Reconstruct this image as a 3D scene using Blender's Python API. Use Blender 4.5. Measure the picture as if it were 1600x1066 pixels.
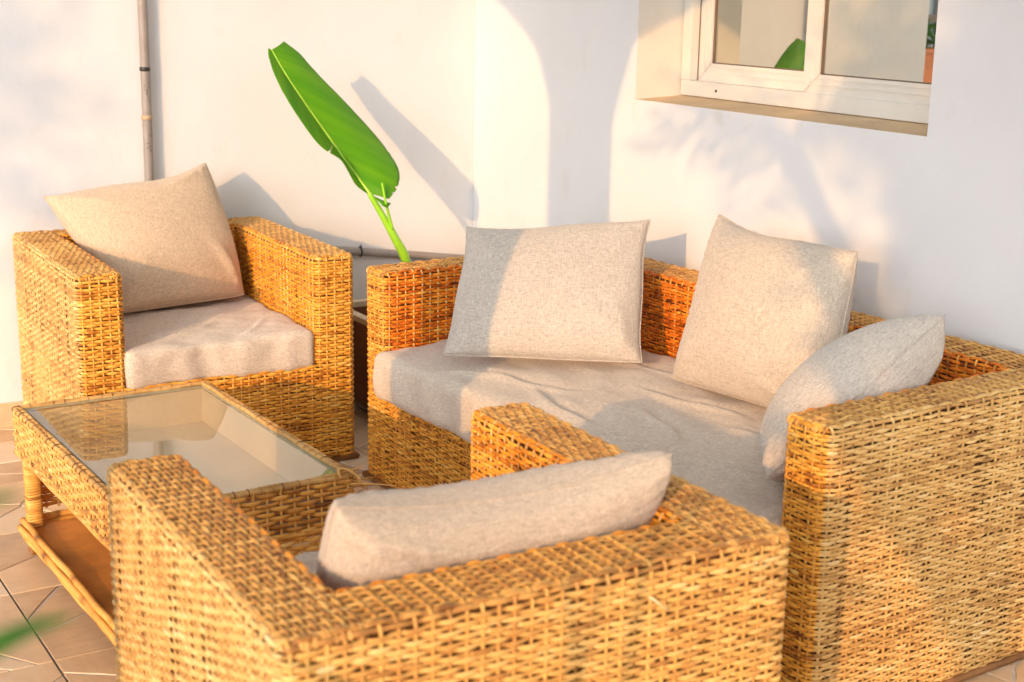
import bpy, bmesh, math, random
import numpy as np
from mathutils import Vector, Matrix

# ------------------------------------------------------------------ reset
for o in list(bpy.data.objects):
    bpy.data.objects.remove(o, do_unlink=True)
scene = bpy.context.scene
COL = scene.collection
RAD = math.radians
rng = np.random.default_rng(7)
random.seed(7)

# ------------------------------------------------------------------ camera
CAM = np.array([-2.6464, -4.5818, 1.3927])
yaw, pitch, roll, FPX = RAD(31.6402), RAD(13.8544), RAD(1.0157), 2275.58
fwd = np.array([math.sin(yaw) * math.cos(pitch), math.cos(yaw) * math.cos(pitch), -math.sin(pitch)])
rgt = np.array([math.cos(yaw), -math.sin(yaw), 0.0])
upv = np.cross(rgt, fwd)
rr = math.cos(roll) * rgt + math.sin(roll) * upv
uu = -math.sin(roll) * rgt + math.cos(roll) * upv
cam_d = bpy.data.cameras.new("camera")
cam = bpy.data.objects.new("camera", cam_d)
COL.objects.link(cam)
cam.matrix_world = Matrix(((rr[0], uu[0], -fwd[0], CAM[0]), (rr[1], uu[1], -fwd[1], CAM[1]),
                           (rr[2], uu[2], -fwd[2], CAM[2]), (0, 0, 0, 1)))
cam_d.sensor_width = 36.0
cam_d.lens = FPX * 36.0 / 1600.0
cam_d.clip_start, cam_d.clip_end = 0.05, 600
cam_d.dof.use_dof = True
cam_d.dof.focus_distance = 3.6
cam_d.dof.aperture_fstop = 4.8
scene.camera = cam

# ------------------------------------------------------------------ light
SUN = Vector((1.35, 1.0, -0.42)).normalized()          # direction the light travels
SUN_EL = math.asin(-SUN.z)
world = bpy.data.worlds.new("World")
scene.world = world
world.use_nodes = True
wn = world.node_tree
wn.nodes.clear()
sky = wn.nodes.new("ShaderNodeTexSky")
sky.sky_type = 'NISHITA'
sky.sun_disc = False
sky.sun_elevation = SUN_EL
sky.sun_rotation = math.atan2(-SUN.x, -SUN.y)
sky.air_density, sky.dust_density, sky.ozone_density = 1.0, 6.0, 3.2
hs = wn.nodes.new("ShaderNodeHueSaturation")
hs.inputs["Saturation"].default_value = 0.06
bg = wn.nodes.new("ShaderNodeBackground")
bg.inputs["Strength"].default_value = 0.15
wo = wn.nodes.new("ShaderNodeOutputWorld")
wn.links.new(sky.outputs[0], hs.inputs["Color"])
tint = wn.nodes.new("ShaderNodeMix")
tint.data_type, tint.blend_type = 'RGBA', 'MULTIPLY'
tint.inputs[0].default_value = 1.0
tint.inputs[7].default_value = (0.965, 0.99, 1.03, 1)      # hazy, slightly blue evening air
wn.links.new(hs.outputs[0], tint.inputs[6])
wn.links.new(tint.outputs[2], bg.inputs["Color"])
wn.links.new(bg.outputs[0], wo.inputs["Surface"])
sun_d = bpy.data.lights.new("sun", 'SUN')
sun_d.energy = 2.0
sun_d.angle = RAD(0.5)
sun_d.color = (0.78, 0.42, 0.16)
sun_o = bpy.data.objects.new("sun", sun_d)
COL.objects.link(sun_o)
sun_o.rotation_euler = SUN.to_track_quat('-Z', 'Y').to_euler()
sun_o.location = (-8, -8, 6)

scene.view_settings.view_transform = 'Standard'
scene.view_settings.look = 'None'
scene.view_settings.gamma = 1.0
scene.view_settings.use_curve_mapping = False
scene.view_settings.exposure = 0.91
scene.render.engine = 'CYCLES'
try:
    scene.cycles.use_denoising = True
    scene.cycles.max_bounces = 10
    scene.cycles.diffuse_bounces = 6
    scene.cycles.transparent_max_bounces = 12
    scene.cycles.sample_clamp_indirect = 6.0
except Exception:
    pass


# ------------------------------------------------------------------ materials
def mat(name):
    m = bpy.data.materials.new(name)
    m.use_nodes = True
    nt = m.node_tree
    nt.nodes.clear()
    out = nt.nodes.new("ShaderNodeOutputMaterial")
    b = nt.nodes.new("ShaderNodeBsdfPrincipled")
    nt.links.new(b.outputs[0], out.inputs[0])
    return m, nt, b, out


def N(nt, kind, **kw):
    n = nt.nodes.new(kind)
    for k, v in kw.items():
        setattr(n, k, v)
    return n


def setin(n, **kw):
    for k, v in kw.items():
        n.inputs[k.replace('_', ' ')].default_value = v


def noise(nt, scale, detail=3.0, vec=None, rough=0.55):
    n = N(nt, "ShaderNodeTexNoise")
    n.inputs["Scale"].default_value = scale
    n.inputs["Detail"].default_value = detail
    n.inputs["Roughness"].default_value = rough
    if vec is not None:
        nt.links.new(vec, n.inputs["Vector"])
    return n


def mapping(nt, src, scale):
    m = N(nt, "ShaderNodeMapping")
    m.inputs["Scale"].default_value = scale
    nt.links.new(src, m.inputs["Vector"])
    return m.outputs[0]


def ramp(nt, fac, stops):
    r = N(nt, "ShaderNodeValToRGB")
    e = r.color_ramp.elements
    while len(e) < len(stops):
        e.new(0.5)
    for i, (p, c) in enumerate(stops):
        e[i].position = p
        e[i].color = (*c, 1) if len(c) == 3 else c
    nt.links.new(fac, r.inputs[0])
    return r.outputs[0]


def math_n(nt, op, a, b):
    n = N(nt, "ShaderNodeMath", operation=op)
    for i, v in enumerate((a, b)):
        if isinstance(v, (int, float)):
            n.inputs[i].default_value = v
        else:
            nt.links.new(v, n.inputs[i])
    return n.outputs[0]


def mixc(nt, fac, a, b, mode='MIX'):
    n = N(nt, "ShaderNodeMix", data_type='RGBA', blend_type=mode)
    for s, v in ((n.inputs[0], fac), (n.inputs[6], a), (n.inputs[7], b)):
        if isinstance(v, (int, float)):
            s.default_value = v
        elif isinstance(v, tuple):
            s.default_value = (*v, 1)
        else:
            nt.links.new(v, s)
    return n.outputs[2]


def bump(nt, h, b, strength=0.3, dist=0.002):
    n = N(nt, "ShaderNodeBump")
    n.inputs["Strength"].default_value = strength
    n.inputs["Distance"].default_value = dist
    nt.links.new(h, n.inputs["Height"])
    nt.links.new(n.outputs[0], b.inputs["Normal"])
    return n


def objco(nt):
    return N(nt, "ShaderNodeTexCoord").outputs["Object"]


def make_rattan(name, warm=0.0):
    m, nt, b, _ = mat(name)
    oc = objco(nt)
    tone = N(nt, "ShaderNodeAttribute", attribute_name="tone").outputs["Fac"]
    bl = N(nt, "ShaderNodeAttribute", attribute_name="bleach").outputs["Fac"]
    n1 = noise(nt, 4.5, 4, oc).outputs[0]
    n2 = noise(nt, 55, 3, oc).outputs[0]
    t = math_n(nt, 'ADD', tone, math_n(nt, 'MULTIPLY', math_n(nt, 'SUBTRACT', n1, 0.5), 0.5))
    t = math_n(nt, 'ADD', t, math_n(nt, 'MULTIPLY', math_n(nt, 'SUBTRACT', n2, 0.5), 0.35))
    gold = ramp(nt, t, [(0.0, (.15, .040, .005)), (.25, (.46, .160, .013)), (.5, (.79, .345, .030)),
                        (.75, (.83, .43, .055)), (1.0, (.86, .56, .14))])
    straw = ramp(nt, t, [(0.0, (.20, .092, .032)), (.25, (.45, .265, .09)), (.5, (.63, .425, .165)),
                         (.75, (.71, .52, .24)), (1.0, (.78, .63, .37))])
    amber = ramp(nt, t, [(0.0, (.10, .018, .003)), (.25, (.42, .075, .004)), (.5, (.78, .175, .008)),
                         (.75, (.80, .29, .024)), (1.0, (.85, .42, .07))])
    gold = mixc(nt, math_n(nt, 'MAXIMUM', math_n(nt, 'MULTIPLY', bl, -1.0), 0.0), gold, amber)  # values below zero paint warm bounce light into the inner cane faces
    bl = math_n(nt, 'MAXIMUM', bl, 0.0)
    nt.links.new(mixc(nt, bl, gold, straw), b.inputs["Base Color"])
    setin(b, Roughness=0.45)
    b.inputs['Specular IOR Level'].default_value = 0.32
    bump(nt, noise(nt, 220, 2, oc).outputs[0], b, 0.15, 0.001)
    return m


M = {}
M['rattan'] = make_rattan("rattan_cane")


def simple(name, col, rough=0.6, var=0.0, nscale=6.0, bumpk=0.0, metallic=0.0, bscale=60):
    m, nt, b, _ = mat(name)
    oc = objco(nt)
    setin(b, Roughness=rough, Metallic=metallic)
    if var > 0:
        f = noise(nt, nscale, 5, oc).outputs[0]
        lo = tuple(max(0, c * (1 - var)) for c in col)
        hi = tuple(min(1, c * (1 + var)) for c in col)
        nt.links.new(ramp(nt, f, [(.3, lo), (.7, hi)]), b.inputs["Base Color"])
    else:
        b.inputs["Base Color"].default_value = (*col, 1)
    if bumpk > 0:
        bump(nt, noise(nt, bscale, 4, oc).outputs[0], b, bumpk, 0.003)
    return m


def make_plaster():
    m, nt, b, _ = mat("white_plaster")
    oc = objco(nt)
    big = noise(nt, 1.6, 5, oc).outputs[0]
    fine = noise(nt, 14, 5, oc).outputs[0]
    c = ramp(nt, big, [(.30, (.665, .66, .655)), (.55, (.715, .715, .715)), (.8, (.735, .735, .735))])
    # a few faint rubbed stains
    st = ramp(nt, noise(nt, 5.5, 6, mapping(nt, oc, (1, 1, .55)), .65).outputs[0], [(.60, (1, 1, 1)), (.76, (.90, .84, .76))])
    c = mixc(nt, 0.8, c, st, 'MULTIPLY')
    nt.links.new(c, b.inputs["Base Color"])
    setin(b, Roughness=0.62)
    h = math_n(nt, 'ADD', math_n(nt, 'MULTIPLY', noise(nt, 3.0, 3, oc).outputs[0], 3.0), fine)
    bump(nt, h, b, 0.30, 0.007)
    return m


M['plaster'] = make_plaster()


def make_fabric(name, base, slub=0.24):
    m, nt, b, _ = mat(name)
    oc = objco(nt)
    a1 = noise(nt, 1.0, 3, mapping(nt, oc, (60, 270, 270))).outputs[0]
    a2 = noise(nt, 1.0, 3, mapping(nt, oc, (270, 60, 270))).outputs[0]
    a3 = noise(nt, 1.0, 2, mapping(nt, oc, (420, 420, 420))).outputs[0]
    big = noise(nt, 5, 3, oc).outputs[0]
    w = math_n(nt, 'ADD', math_n(nt, 'ADD', a1, a2), math_n(nt, 'MULTIPLY', a3, .7))
    lo = tuple(c * (1 - slub * 1.25) for c in base)
    hi = tuple(min(1, c * (1 + slub * .85)) for c in base)
    c = ramp(nt, math_n(nt, 'MULTIPLY', w, 1 / 2.7), [(.36, lo), (.64, hi)])
    c = mixc(nt, 0.5, c, ramp(nt, big, [(.3, (.90, .89, .88)), (.7, (1, 1, 1))]), 'MULTIPLY')
    nt.links.new(c, b.inputs["Base Color"])
    setin(b, Roughness=0.92, Sheen_Weight=0.25, Sheen_Roughness=0.5)
    b.inputs["Specular IOR Level"].default_value = 0.15
    bump(nt, w, b, 0.8, 0.002)
    return m


M['linen'] = make_fabric("linen_cloth", (.58, .485, .38))
M['linen_seat'] = make_fabric("seat_linen_cloth", (.65, .555, .445))
M['linen_tan'] = make_fabric("tan_linen_cloth", (.60, .46, .315))
M['linen_grey'] = make_fabric("grey_linen_cloth", (.56, .50, .425), 0.26)
M['lining'] = simple("dark_cane_board", (.10, .038, .009), 0.7, .4, 20)
M['rail'] = simple("dark_rattan_pole", (.25, .11, .03), 0.45, .5, 15, .3)
M['tan_board'] = simple("pale_plywood", (.62, .50, .33), 0.5, .12, 5, .1)
M['brown_board'] = simple("stained_brown_board", (.50, .20, .045), 0.38, .45, 7, .15)
M['pipe'] = simple("grey_plastic_pipe", (.27, .235, .21), 0.45, .15, 12, .1)
M['pipe_dark'] = simple("black_rubber_seal", (.02, .018, .016), 0.5)
M['pipe_tan'] = simple("tan_pipe_joint", (.42, .30, .18), 0.6, .2, 30)
M['ink'] = simple("dark_print_ink", (.10, .085, .07), 0.7)
M['frame'] = simple("cream_white_window_paint", (.68, .645, .575), 0.35, .04, 9, .05)
M['reveal'] = simple("cream_reveal_paint", (.70, .655, .575), 0.55, .06, 7, .15)
M['sill'] = simple("tan_sill_paint", (.62, .445, .255), 0.6, .14, 9, .25)
M['hole'] = simple("dark_screw_hole", (.012, .010, .010), 0.8)
M['gasket'] = simple("brown_window_gasket", (.16, .11, .08), 0.6)
M['soil'] = simple("dark_soil", (.03, .022, .015), 0.95, .5, 40, .8)
M['planter'] = simple("dark_red_wood", (.17, .055, .022), 0.55, .35, 9, .2)
M['planter_rim'] = simple("pale_planter_rim", (.62, .50, .34), 0.55, .12, 14)
M['terracotta'] = simple("terracotta_pot", (.48, .17, .07), 0.7, .2, 8, .15)
M['grout'] = simple("pale_groove_mortar", (.56, .50, .43), 0.9, .2, 30)
M['dark_grout'] = simple("dark_joint_grout", (.21, .165, .125), 0.95, .2, 30)
M['concrete'] = simple("garden_paving", (.50, .47, .43), 0.9, .2, 2, .2)
M['iron'] = simple("dark_painted_iron", (.03, .03, .035), 0.5)
M['bark'] = simple("palm_bark", (.16, .11, .07), 0.9, .35, 12, .6)
M['blue_wall'] = simple("blue_grey_house_paint", (.30, .40, .52), 0.8, .08, 3)
M['roof_tile'] = simple("dark_roof_tile", (.12, .07, .05), 0.8, .3, 9)
M['glass_dark'] = simple("dark_window_glass", (.03, .035, .04), 0.08)


def make_stone():
    m, nt, b, _ = mat("flagstone_tile")
    oc = objco(nt)
    tone = N(nt, "ShaderNodeAttribute", attribute_name="tone").outputs["Fac"]
    n1 = noise(nt, 9, 6, oc, .65).outputs[0]
    n2 = noise(nt, 1.0, 4, mapping(nt, oc, (60, 9, 20))).outputs[0]
    t = math_n(nt, 'ADD', math_n(nt, 'MULTIPLY', tone, .62), math_n(nt, 'MULTIPLY', n1, .62))
    t = math_n(nt, 'ADD', t, math_n(nt, 'MULTIPLY', math_n(nt, 'SUBTRACT', n2, .5), .25))
    c = ramp(nt, t, [(.25, (.40, .265, .16)), (.48, (.58, .405, .24)), (.66, (.69, .49, .29)), (.9, (.74, .60, .43))])
    nt.links.new(c, b.inputs["Base Color"])
    setin(b, Roughness=0.42)
    bump(nt, n1, b, 0.35, 0.002)
    return m


M['stone'] = make_stone()


def make_leaf(name, c1, c2, veins=True, trans=0.35):
    m, nt, b, out = mat(name)
    uvn = N(nt, "ShaderNodeAttribute", attribute_name="along").outputs["Fac"]
    oc = objco(nt)
    if veins:
        w = N(nt, "ShaderNodeTexWave", wave_type='BANDS', bands_direction='X')
        comb = N(nt, "ShaderNodeCombineXYZ")
        nt.links.new(uvn, comb.inputs[0])
        w.inputs["Scale"].default_value = 34
        w.inputs["Distortion"].default_value = 1.5
        w.inputs["Detail"].default_value = 2
        nt.links.new(comb.outputs[0], w.inputs["Vector"])
        band = noise(nt, 1.0, 2, mapping(nt, comb.outputs[0], (8, 1, 1))).outputs[0]
        f = math_n(nt, 'ADD', math_n(nt, 'MULTIPLY', w.outputs["Fac"], .16), math_n(nt, 'MULTIPLY', band, .7))
        bump(nt, w.outputs["Fac"], b, 0.35, 0.002)
    else:
        f = noise(nt, 6, 3, oc).outputs[0]
    c = ramp(nt, f, [(.25, c1), (.8, c2)])
    nt.links.new(c, b.inputs["Base Color"])
    setin(b, Roughness=0.32)
    tr = N(nt, "ShaderNodeBsdfTranslucent")
    nt.links.new(c, tr.inputs["Color"])
    mx = N(nt, "ShaderNodeMixShader")
    mx.inputs[0].default_value = trans
    nt.links.new(b.outputs[0], mx.inputs[1])
    nt.links.new(tr.outputs[0], mx.inputs[2])
    nt.links.new(mx.outputs[0], out.inputs[0])
    return m


M['banana'] = make_leaf("banana_leaf_green", (.075, .37, .004), (.32, .64, .012), True, .42)
M['stalk'] = simple("banana_stalk_green", (.30, .62, .03), 0.35, .15, 14)
M['midrib'] = simple("leaf_midrib_green", (.38, .66, .06), 0.4, .1, 20)
M['dry_leaf'] = simple("dry_leaf_edge", (.62, .55, .30), 0.7, .1, 20)
M['foliage'] = make_leaf("palm_foliage", (.03, .085, .015), (.07, .15, .03), False, .2)
M['blade'] = make_leaf("garden_blade_green", (.045, .16, .015), (.09, .25, .03), False, .3)


def make_table_glass():
    m, nt, b, out = mat("clear_table_glass")
    nt.nodes.remove(b)
    tr = N(nt, "ShaderNodeBsdfTransparent")
    tr.inputs[0].default_value = (.95, .94, .90, 1)
    gl = N(nt, "ShaderNodeBsdfGlossy")
    gl.inputs["Color"].default_value = (1, 1, 1, 1)
    gl.inputs["Roughness"].default_value = 0.012
    fr = N(nt, "ShaderNodeFresnel")
    fr.inputs["IOR"].default_value = 1.95
    mx = N(nt, "ShaderNodeMixShader")
    geo = N(nt, "ShaderNodeNewGeometry")
    front = math_n(nt, 'SUBTRACT', 1.0, geo.outputs["Backfacing"])
    nt.links.new(math_n(nt, 'MULTIPLY', fr.outputs[0], front), mx.inputs[0])
    nt.links.new(tr.outputs[0], mx.inputs[1])
    nt.links.new(gl.outputs[0], mx.inputs[2])
    nt.links.new(mx.outputs[0], out.inputs[0])
    return m


def make_pane():
    m, nt, b, out = mat("mirror_tint_window_glass")
    nt.nodes.remove(b)
    df = N(nt, "ShaderNodeBsdfDiffuse")
    df.inputs[0].default_value = (.10, .11, .10, 1)
    gl = N(nt, "ShaderNodeBsdfGlossy")
    gl.inputs["Color"].default_value = (.66, .63, .53, 1)
    gl.inputs["Roughness"].default_value = 0.004
    mx = N(nt, "ShaderNodeMixShader")
    mx.inputs[0].default_value = 0.86
    nt.links.new(df.outputs[0], mx.inputs[1])
    nt.links.new(gl.outputs[0], mx.inputs[2])
    nt.links.new(mx.outputs[0], out.inputs[0])
    return m


M['glass'] = make_table_glass()
M['pane'] = make_pane()
M['glass_edge'] = simple("green_glass_edge", (.30, .36, .31), 0.2)


# ------------------------------------------------------------------ mesh helpers
class MB:
    """collects vertices, faces and two float attributes, builds ONE mesh object"""

    def __init__(s):
        s.v, s.f, s.a, s.b, s.n, s.mi = [], [], [], [], 0, []

    def add(s, v, f, tone=0.5, bleach=0.0, mi=0):
        v = np.asarray(v, float).reshape(-1, 3)
        s.v.append(v)
        s.a.append(np.broadcast_to(np.asarray(tone, float), (len(v),)))
        s.b.append(np.broadcast_to(np.asarray(bleach, float), (len(v),)))
        if isinstance(f, np.ndarray):
            s.f.append(f + s.n)
            s.mi.append(np.full(len(f), mi))
        else:
            byl = {}
            for q in f:
                byl.setdefault(len(q), []).append(q)
            for k, qs in byl.items():
                s.f.append(np.array(qs) + s.n)
                s.mi.append(np.full(len(qs), mi))
        s.n += len(v)

    def box(s, a, b, tone=.5, bleach=0., mi=0):
        (x0, y0, z0), (x1, y1, z1) = a, b
        v = [(x0, y0, z0), (x1, y0, z0), (x1, y1, z0), (x0, y1, z0), (x0, y0, z1), (x1, y0, z1), (x1, y1, z1), (x0, y1, z1)]
        s.add(v, np.array([[0, 3, 2, 1], [4, 5, 6, 7], [0, 1, 5, 4], [1, 2, 6, 5], [2, 3, 7, 6], [3, 0, 4, 7]]), tone, bleach, mi)

    def tube(s, pts, r, k=8, tone=.5, bleach=0., cap=True, mi=0, closed=False):
        p = np.asarray(pts, float)
        n = len(p)
        r = np.broadcast_to(np.asarray(r, float), (n,))
        t = np.gradient(p, axis=0)
        if closed:
            t = np.roll(p, -1, 0) - np.roll(p, 1, 0)
        t /= np.linalg.norm(t, axis=1)[:, None] + 1e-12
        ref = np.array([0, 0, 1.0])
        if abs(t[:, 2]).mean() > .9:
            ref = np.array([1.0, 0, 0])
        e1 = np.cross(t, ref)
        e1 /= np.linalg.norm(e1, axis=1)[:, None] + 1e-12
        e2 = np.cross(t, e1)
        ang = np.linspace(0, 2 * np.pi, k, endpoint=False)
        ring = p[:, None] + r[:, None, None] * (np.cos(ang)[None, :, None] * e1[:, None] + np.sin(ang)[None, :, None] * e2[:, None])
        idx = np.arange(n * k).reshape(n, k)
        nn = idx if not closed else np.vstack([idx, idx[:1]])
        A, B = nn[:-1], nn[1:]
        f = np.stack([A, np.roll(A, -1, 1), np.roll(B, -1, 1), B], -1).reshape(-1, 4)
        s.add(ring.reshape(-1, 3), f, tone if np.ndim(tone) == 0 else np.repeat(tone, k), bleach, mi)
        if cap and not closed:
            base = s.n - n * k
            s.f.append(np.array([list(base + idx[0][::-1])]))
            s.f.append(np.array([list(base + idx[-1])]))
            s.mi += [np.full(1, mi), np.full(1, mi)]

    def mesh(s, name, mats, smooth=True):
        me = bpy.data.meshes.new(name)
        V = np.concatenate(s.v)
        me.vertices.add(len(V))
        me.vertices.foreach_set("co", V.astype(np.float32).ravel())
        tot = np.concatenate([np.full(len(f), f.shape[1]) for f in s.f])
        loops = np.concatenate([f.ravel() for f in s.f])
        st = np.concatenate([[0], np.cumsum(tot)[:-1]])
        me.loops.add(len(loops))
        me.loops.foreach_set("vertex_index", loops.astype(np.int32))
        me.polygons.add(len(tot))
        me.polygons.foreach_set("loop_start", st.astype(np.int32))
        me.polygons.foreach_set("loop_total", tot.astype(np.int32))
        me.polygons.foreach_set("use_smooth", np.full(len(tot), smooth))
        me.polygons.foreach_set("material_index", np.concatenate(s.mi).astype(np.int32))
        for nm, d in (("tone", s.a), ("bleach", s.b)):
            at = me.attributes.new(nm, 'FLOAT', 'POINT')
            at.data.foreach_set("value", np.concatenate(d).astype(np.float32))
        for m in (mats if isinstance(mats, (list, tuple)) else [mats]):
            me.materials.append(m)
        me.update(calc_edges=True)
        return me

    def build(s, name, mats, parent=None, smooth=True, kind=None, loc=None):
        o = bpy.data.objects.new(name, s.mesh(name, mats, smooth))
        COL.objects.link(o)
        if parent is not None:
            o.parent = parent
        if kind:
            o["kind"] = kind
        if loc is not None:
            o.location = loc
        return o


def tag(o, label=None, cat=None, group=None, kind=None):
    for k, v in (("label", label), ("category", cat), ("group", group), ("kind", kind)):
        if v:
            o[k] = v
    return o


def empty(name, loc=(0, 0, 0), rz=0.0):
    o = bpy.data.objects.new(name, None)
    o.empty_display_size = 0.1
    COL.objects.link(o)
    o.location = loc
    o.rotation_euler = (0, 0, rz)
    return o


def copy_tree(o, parent=None):
    c = o.copy()
    COL.objects.link(c)
    c.parent = parent
    for ch in list(o.children):
        copy_tree(ch, c)
    return c


def bevel(o, w, seg=2):
    md = o.modifiers.new("bevel", 'BEVEL')
    md.width = w
    md.segments = seg
    md.limit_method = 'ANGLE'
    return o


def boxobj(name, a, b, m, parent=None, bev=0.0, kind=None):
    q = MB()
    q.box(a, b)
    o = q.build(name, m, parent, smooth=False, kind=kind)
    if bev:
        bevel(o, bev)
    return o


def snoise(P, seed, freq, octaves=3):
    """smooth pseudo noise from random plane waves, about -1..1"""
    g = np.random.default_rng(seed)
    r = np.zeros(len(P))
    amp, tot = 1.0, 0.0
    for k in range(octaves):
        for _ in range(5):
            d = g.normal(size=3)
            d /= np.linalg.norm(d)
            r += amp * np.sin(freq * (P @ d) + g.uniform(0, 6.28)) / 2.2
        tot += amp
        amp *= .5
        freq *= 1.9
    return r / tot


# ------------------------------------------------------------------ ground and floor
g = MB()
g.add([(-300, -300, -.12), (300, -300, -.12), (300, 300, -.12), (-300, 300, -.12)], np.array([[0, 1, 2, 3]]))
tag(g.build("ground", M['concrete'], smooth=False), kind="structure")

PIT = 0.3885
FX1, FY1 = 0.0, 0.0
fl = MB()
fl.box((-3.16, -7.2, -.118), (-.002, -.002, -.006))
floor = fl.build("floor", M['dark_grout'], smooth=False)
tag(floor, kind="structure")


def clip(poly, p, nrm):
    out = []
    for i in range(len(poly)):
        a, b = poly[i], poly[(i + 1) % len(poly)]
        da, db = np.dot(a - p, nrm), np.dot(b - p, nrm)
        if da >= 0:
            out.append(a)
        if (da > 0) != (db > 0) and abs(da - db) > 1e-9:
            out.append(a + (b - a) * da / (da - db))
    return out


def tile_mesh(seed, w, h):
    gr = np.random.default_rng(seed)
    q = MB()
    q.box((-w / 2, -h / 2, -.0055), (w / 2, h / 2, -.0026), mi=1)
    sq = [np.array(p, float) for p in ((-w / 2, -h / 2), (w / 2, -h / 2), (w / 2, h / 2), (-w / 2, h / 2))]
    sites = [np.array((gr.uniform(-w / 2, w / 2), gr.uniform(-h / 2, h / 2))) for _ in range(5 if w * h > .08 else 3)]
    for i, s in enumerate(sites):
        poly = sq
        for j, t in enumerate(sites):
            if i == j:
                continue
            d = (s - t) / np.linalg.norm(s - t)
            poly = clip(poly, (s + t) / 2 + d * .0031, d)
            if len(poly) < 3:
                break
        if len(poly) < 3:
            continue
        # rough the straight joints a little
        pts = []
        for k in range(len(poly)):
            a, b = poly[k], poly[(k + 1) % len(poly)]
            pts.append(a)
            L = np.linalg.norm(b - a)
            onrim = (abs(abs(a[0]) - w / 2) < 1e-6 and abs(abs(b[0]) - w / 2) < 1e-6) or (abs(abs(a[1]) - h / 2) < 1e-6 and abs(abs(b[1]) - h / 2) < 1e-6)
            if L > .06 and not onrim:
                nd = np.array((-(b - a)[1], (b - a)[0])) / L
                for fr in (.35, .7):
                    pts.append(a + (b - a) * fr + nd * gr.uniform(.000, .0025))
        c = sum(pts) / len(pts)
        top = [np.array((*(p + (c - p) / np.linalg.norm(c - p) * .0016), gr.normal(0, .00015))) for p in pts]
        bot = [np.array((*p, -.0026)) for p in pts]
        n = len(pts)
        tn = gr.uniform(.1, .9)
        q.add(top + bot, [tuple(range(n))] + [(k, k + n, (k + 1) % n + n, (k + 1) % n) for k in range(n)], tn)
    return q.mesh("tile", [M['stone'], M['grout']], smooth=False)


tvar = [tile_mesh(20 + i, PIT - .0046, PIT - .0046) for i in range(6)]
tcut = [tile_mesh(40 + i, PIT - .0046, .1595 - .004) for i in range(3)]
ix0 = -1.987
for i in range(-3, 6):
    xa = ix0 + i * PIT
    if xa + PIT > -.004 or xa < -3.16:
        continue
    for j in range(-1, 17):
        if j == -1:
            o = bpy.data.objects.new("tile", random.choice(tcut))
            o.location = (xa + PIT / 2, -.1595 / 2 - .001, 0)
        else:
            yb = -.1595 - j * PIT
            o = bpy.data.objects.new("tile", random.choice(tvar))
            o.location = (xa + PIT / 2, yb - PIT / 2, 0)
            o.rotation_euler = (0, 0, random.choice((0, 1, 2, 3)) * math.pi / 2)
        COL.objects.link(o)
        o.parent = floor

# ------------------------------------------------------------------ walls
WALL_END = -1.93
WT = 3.0
lw = MB()
nx = 2
lw.box((WALL_END, 0.0, -.118), (.30, .22, WT))
back_wall = lw.build("plaster_wall", M['plaster'], smooth=False)
tag(back_wall, "white plaster wall behind the armchair, with the grey pipe fixed to it", "wall")
bevel(back_wall, .012, 2)
for i in range(-1, 6):
    xa = max(ix0 + i * PIT, WALL_END)
    xb = min(ix0 + (i + 1) * PIT, -.012)
    if xb - xa > .02:
        o = boxobj("skirting_tile", (xa + .002, -.011, -.004), (xb - .002, -.0005, .078 + random.uniform(-.0006, .0006)), M['terracotta'] if False else M['stone'], back_wall, .002)

# right wall with a window opening (outer face x = 0)
WY0, WY1, WZ0, WZ1, REV = -.975, -2.142, 1.054, 2.15, .155
rw = MB()
ys = [-.001, WY0, WY1, -7.2]
zs_ = [-.118, WZ0, WZ1, WT]
v, f = [], []
for y in ys:
    for z in zs_:
        v.append((0, y, z))
for a in range(3):
    for b_ in range(3):
        if a == 1 and b_ == 1:
            continue
        i = a * 4 + b_
        f.append((i, i + 1, i + 5, i + 4))
rw.add(v, f)
# reveal: sill slopes up towards the window
iy0, iy1, iz0, iz1 = WY0 - .022, WY1, WZ0 + .015, WZ1
A = [(0, WY0, WZ0), (0, WY1, WZ0), (0, WY1, WZ1), (0, WY0, WZ1)]
B = [(REV + .1, iy0, iz0), (REV + .1, iy1, iz0), (REV + .1, iy1, iz1), (REV + .1, iy0, iz1)]
rw.add(A + B, [(0, 4, 5, 1)], mi=2)
rw.add(A + B, [(1, 5, 6, 2), (2, 6, 7, 3), (3, 7, 4, 0)], mi=1)
# back and end faces
rw.add([(.26, -.001, -.118), (.26, -7.2, -.118), (.26, -7.2, WT), (.26, -.001, WT)], [(0, 1, 2, 3)])
rw.add([(0, -7.2, -.118), (.26, -7.2, -.118), (.26, -7.2, WT), (0, -7.2, WT)], [(0, 1, 2, 3)])
right_wall = rw.build("plaster_wall", [M['plaster'], M['reveal'], M['sill']], smooth=False)
tag(right_wall, "white plaster wall behind the sofa, with the recessed window in it", "wall")
me = right_wall.data
bm = bmesh.new()
bm.from_mesh(me)
bmesh.ops.remove_doubles(bm, verts=bm.verts, dist=1e-5)
bmesh.ops.recalc_face_normals(bm, faces=bm.faces)
bm.to_mesh(me)
bm.free()

# window (part of the wall): outer frame, two sliding sashes, panes
frm = MB()
fx0, fx1 = REV, REV + .07
frm.box((fx0, iy1 + .0, iz0 - .004), (fx1, iy0 + .004, iz0 + .042))        # bottom
frm.box((fx0, iy0 - .038, iz0 + .042), (fx1, iy0 + .004, iz1 + .004))      # left
frm.box((fx0, iy1 - .002, iz0 + .042), (fx1, iy1 + .036, iz1 + .004))      # right
frm.box((fx0, iy1 + .036, iz1 - .04), (fx1, iy0 - .038, iz1 + .004))       # top
wframe = frm.build("window_frame", M['frame'], right_wall, smooth=False)
bevel(wframe, .003)
for (yy, zz) in ((-1.165, 1.088), (-2.03, 1.082)):
    q = MB()
    q.tube([(fx0 - .0015, yy, zz), (fx0 + .01, yy, zz)], .0042, 10)
    q.build("screw_hole", M['hole'], wframe)


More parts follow.
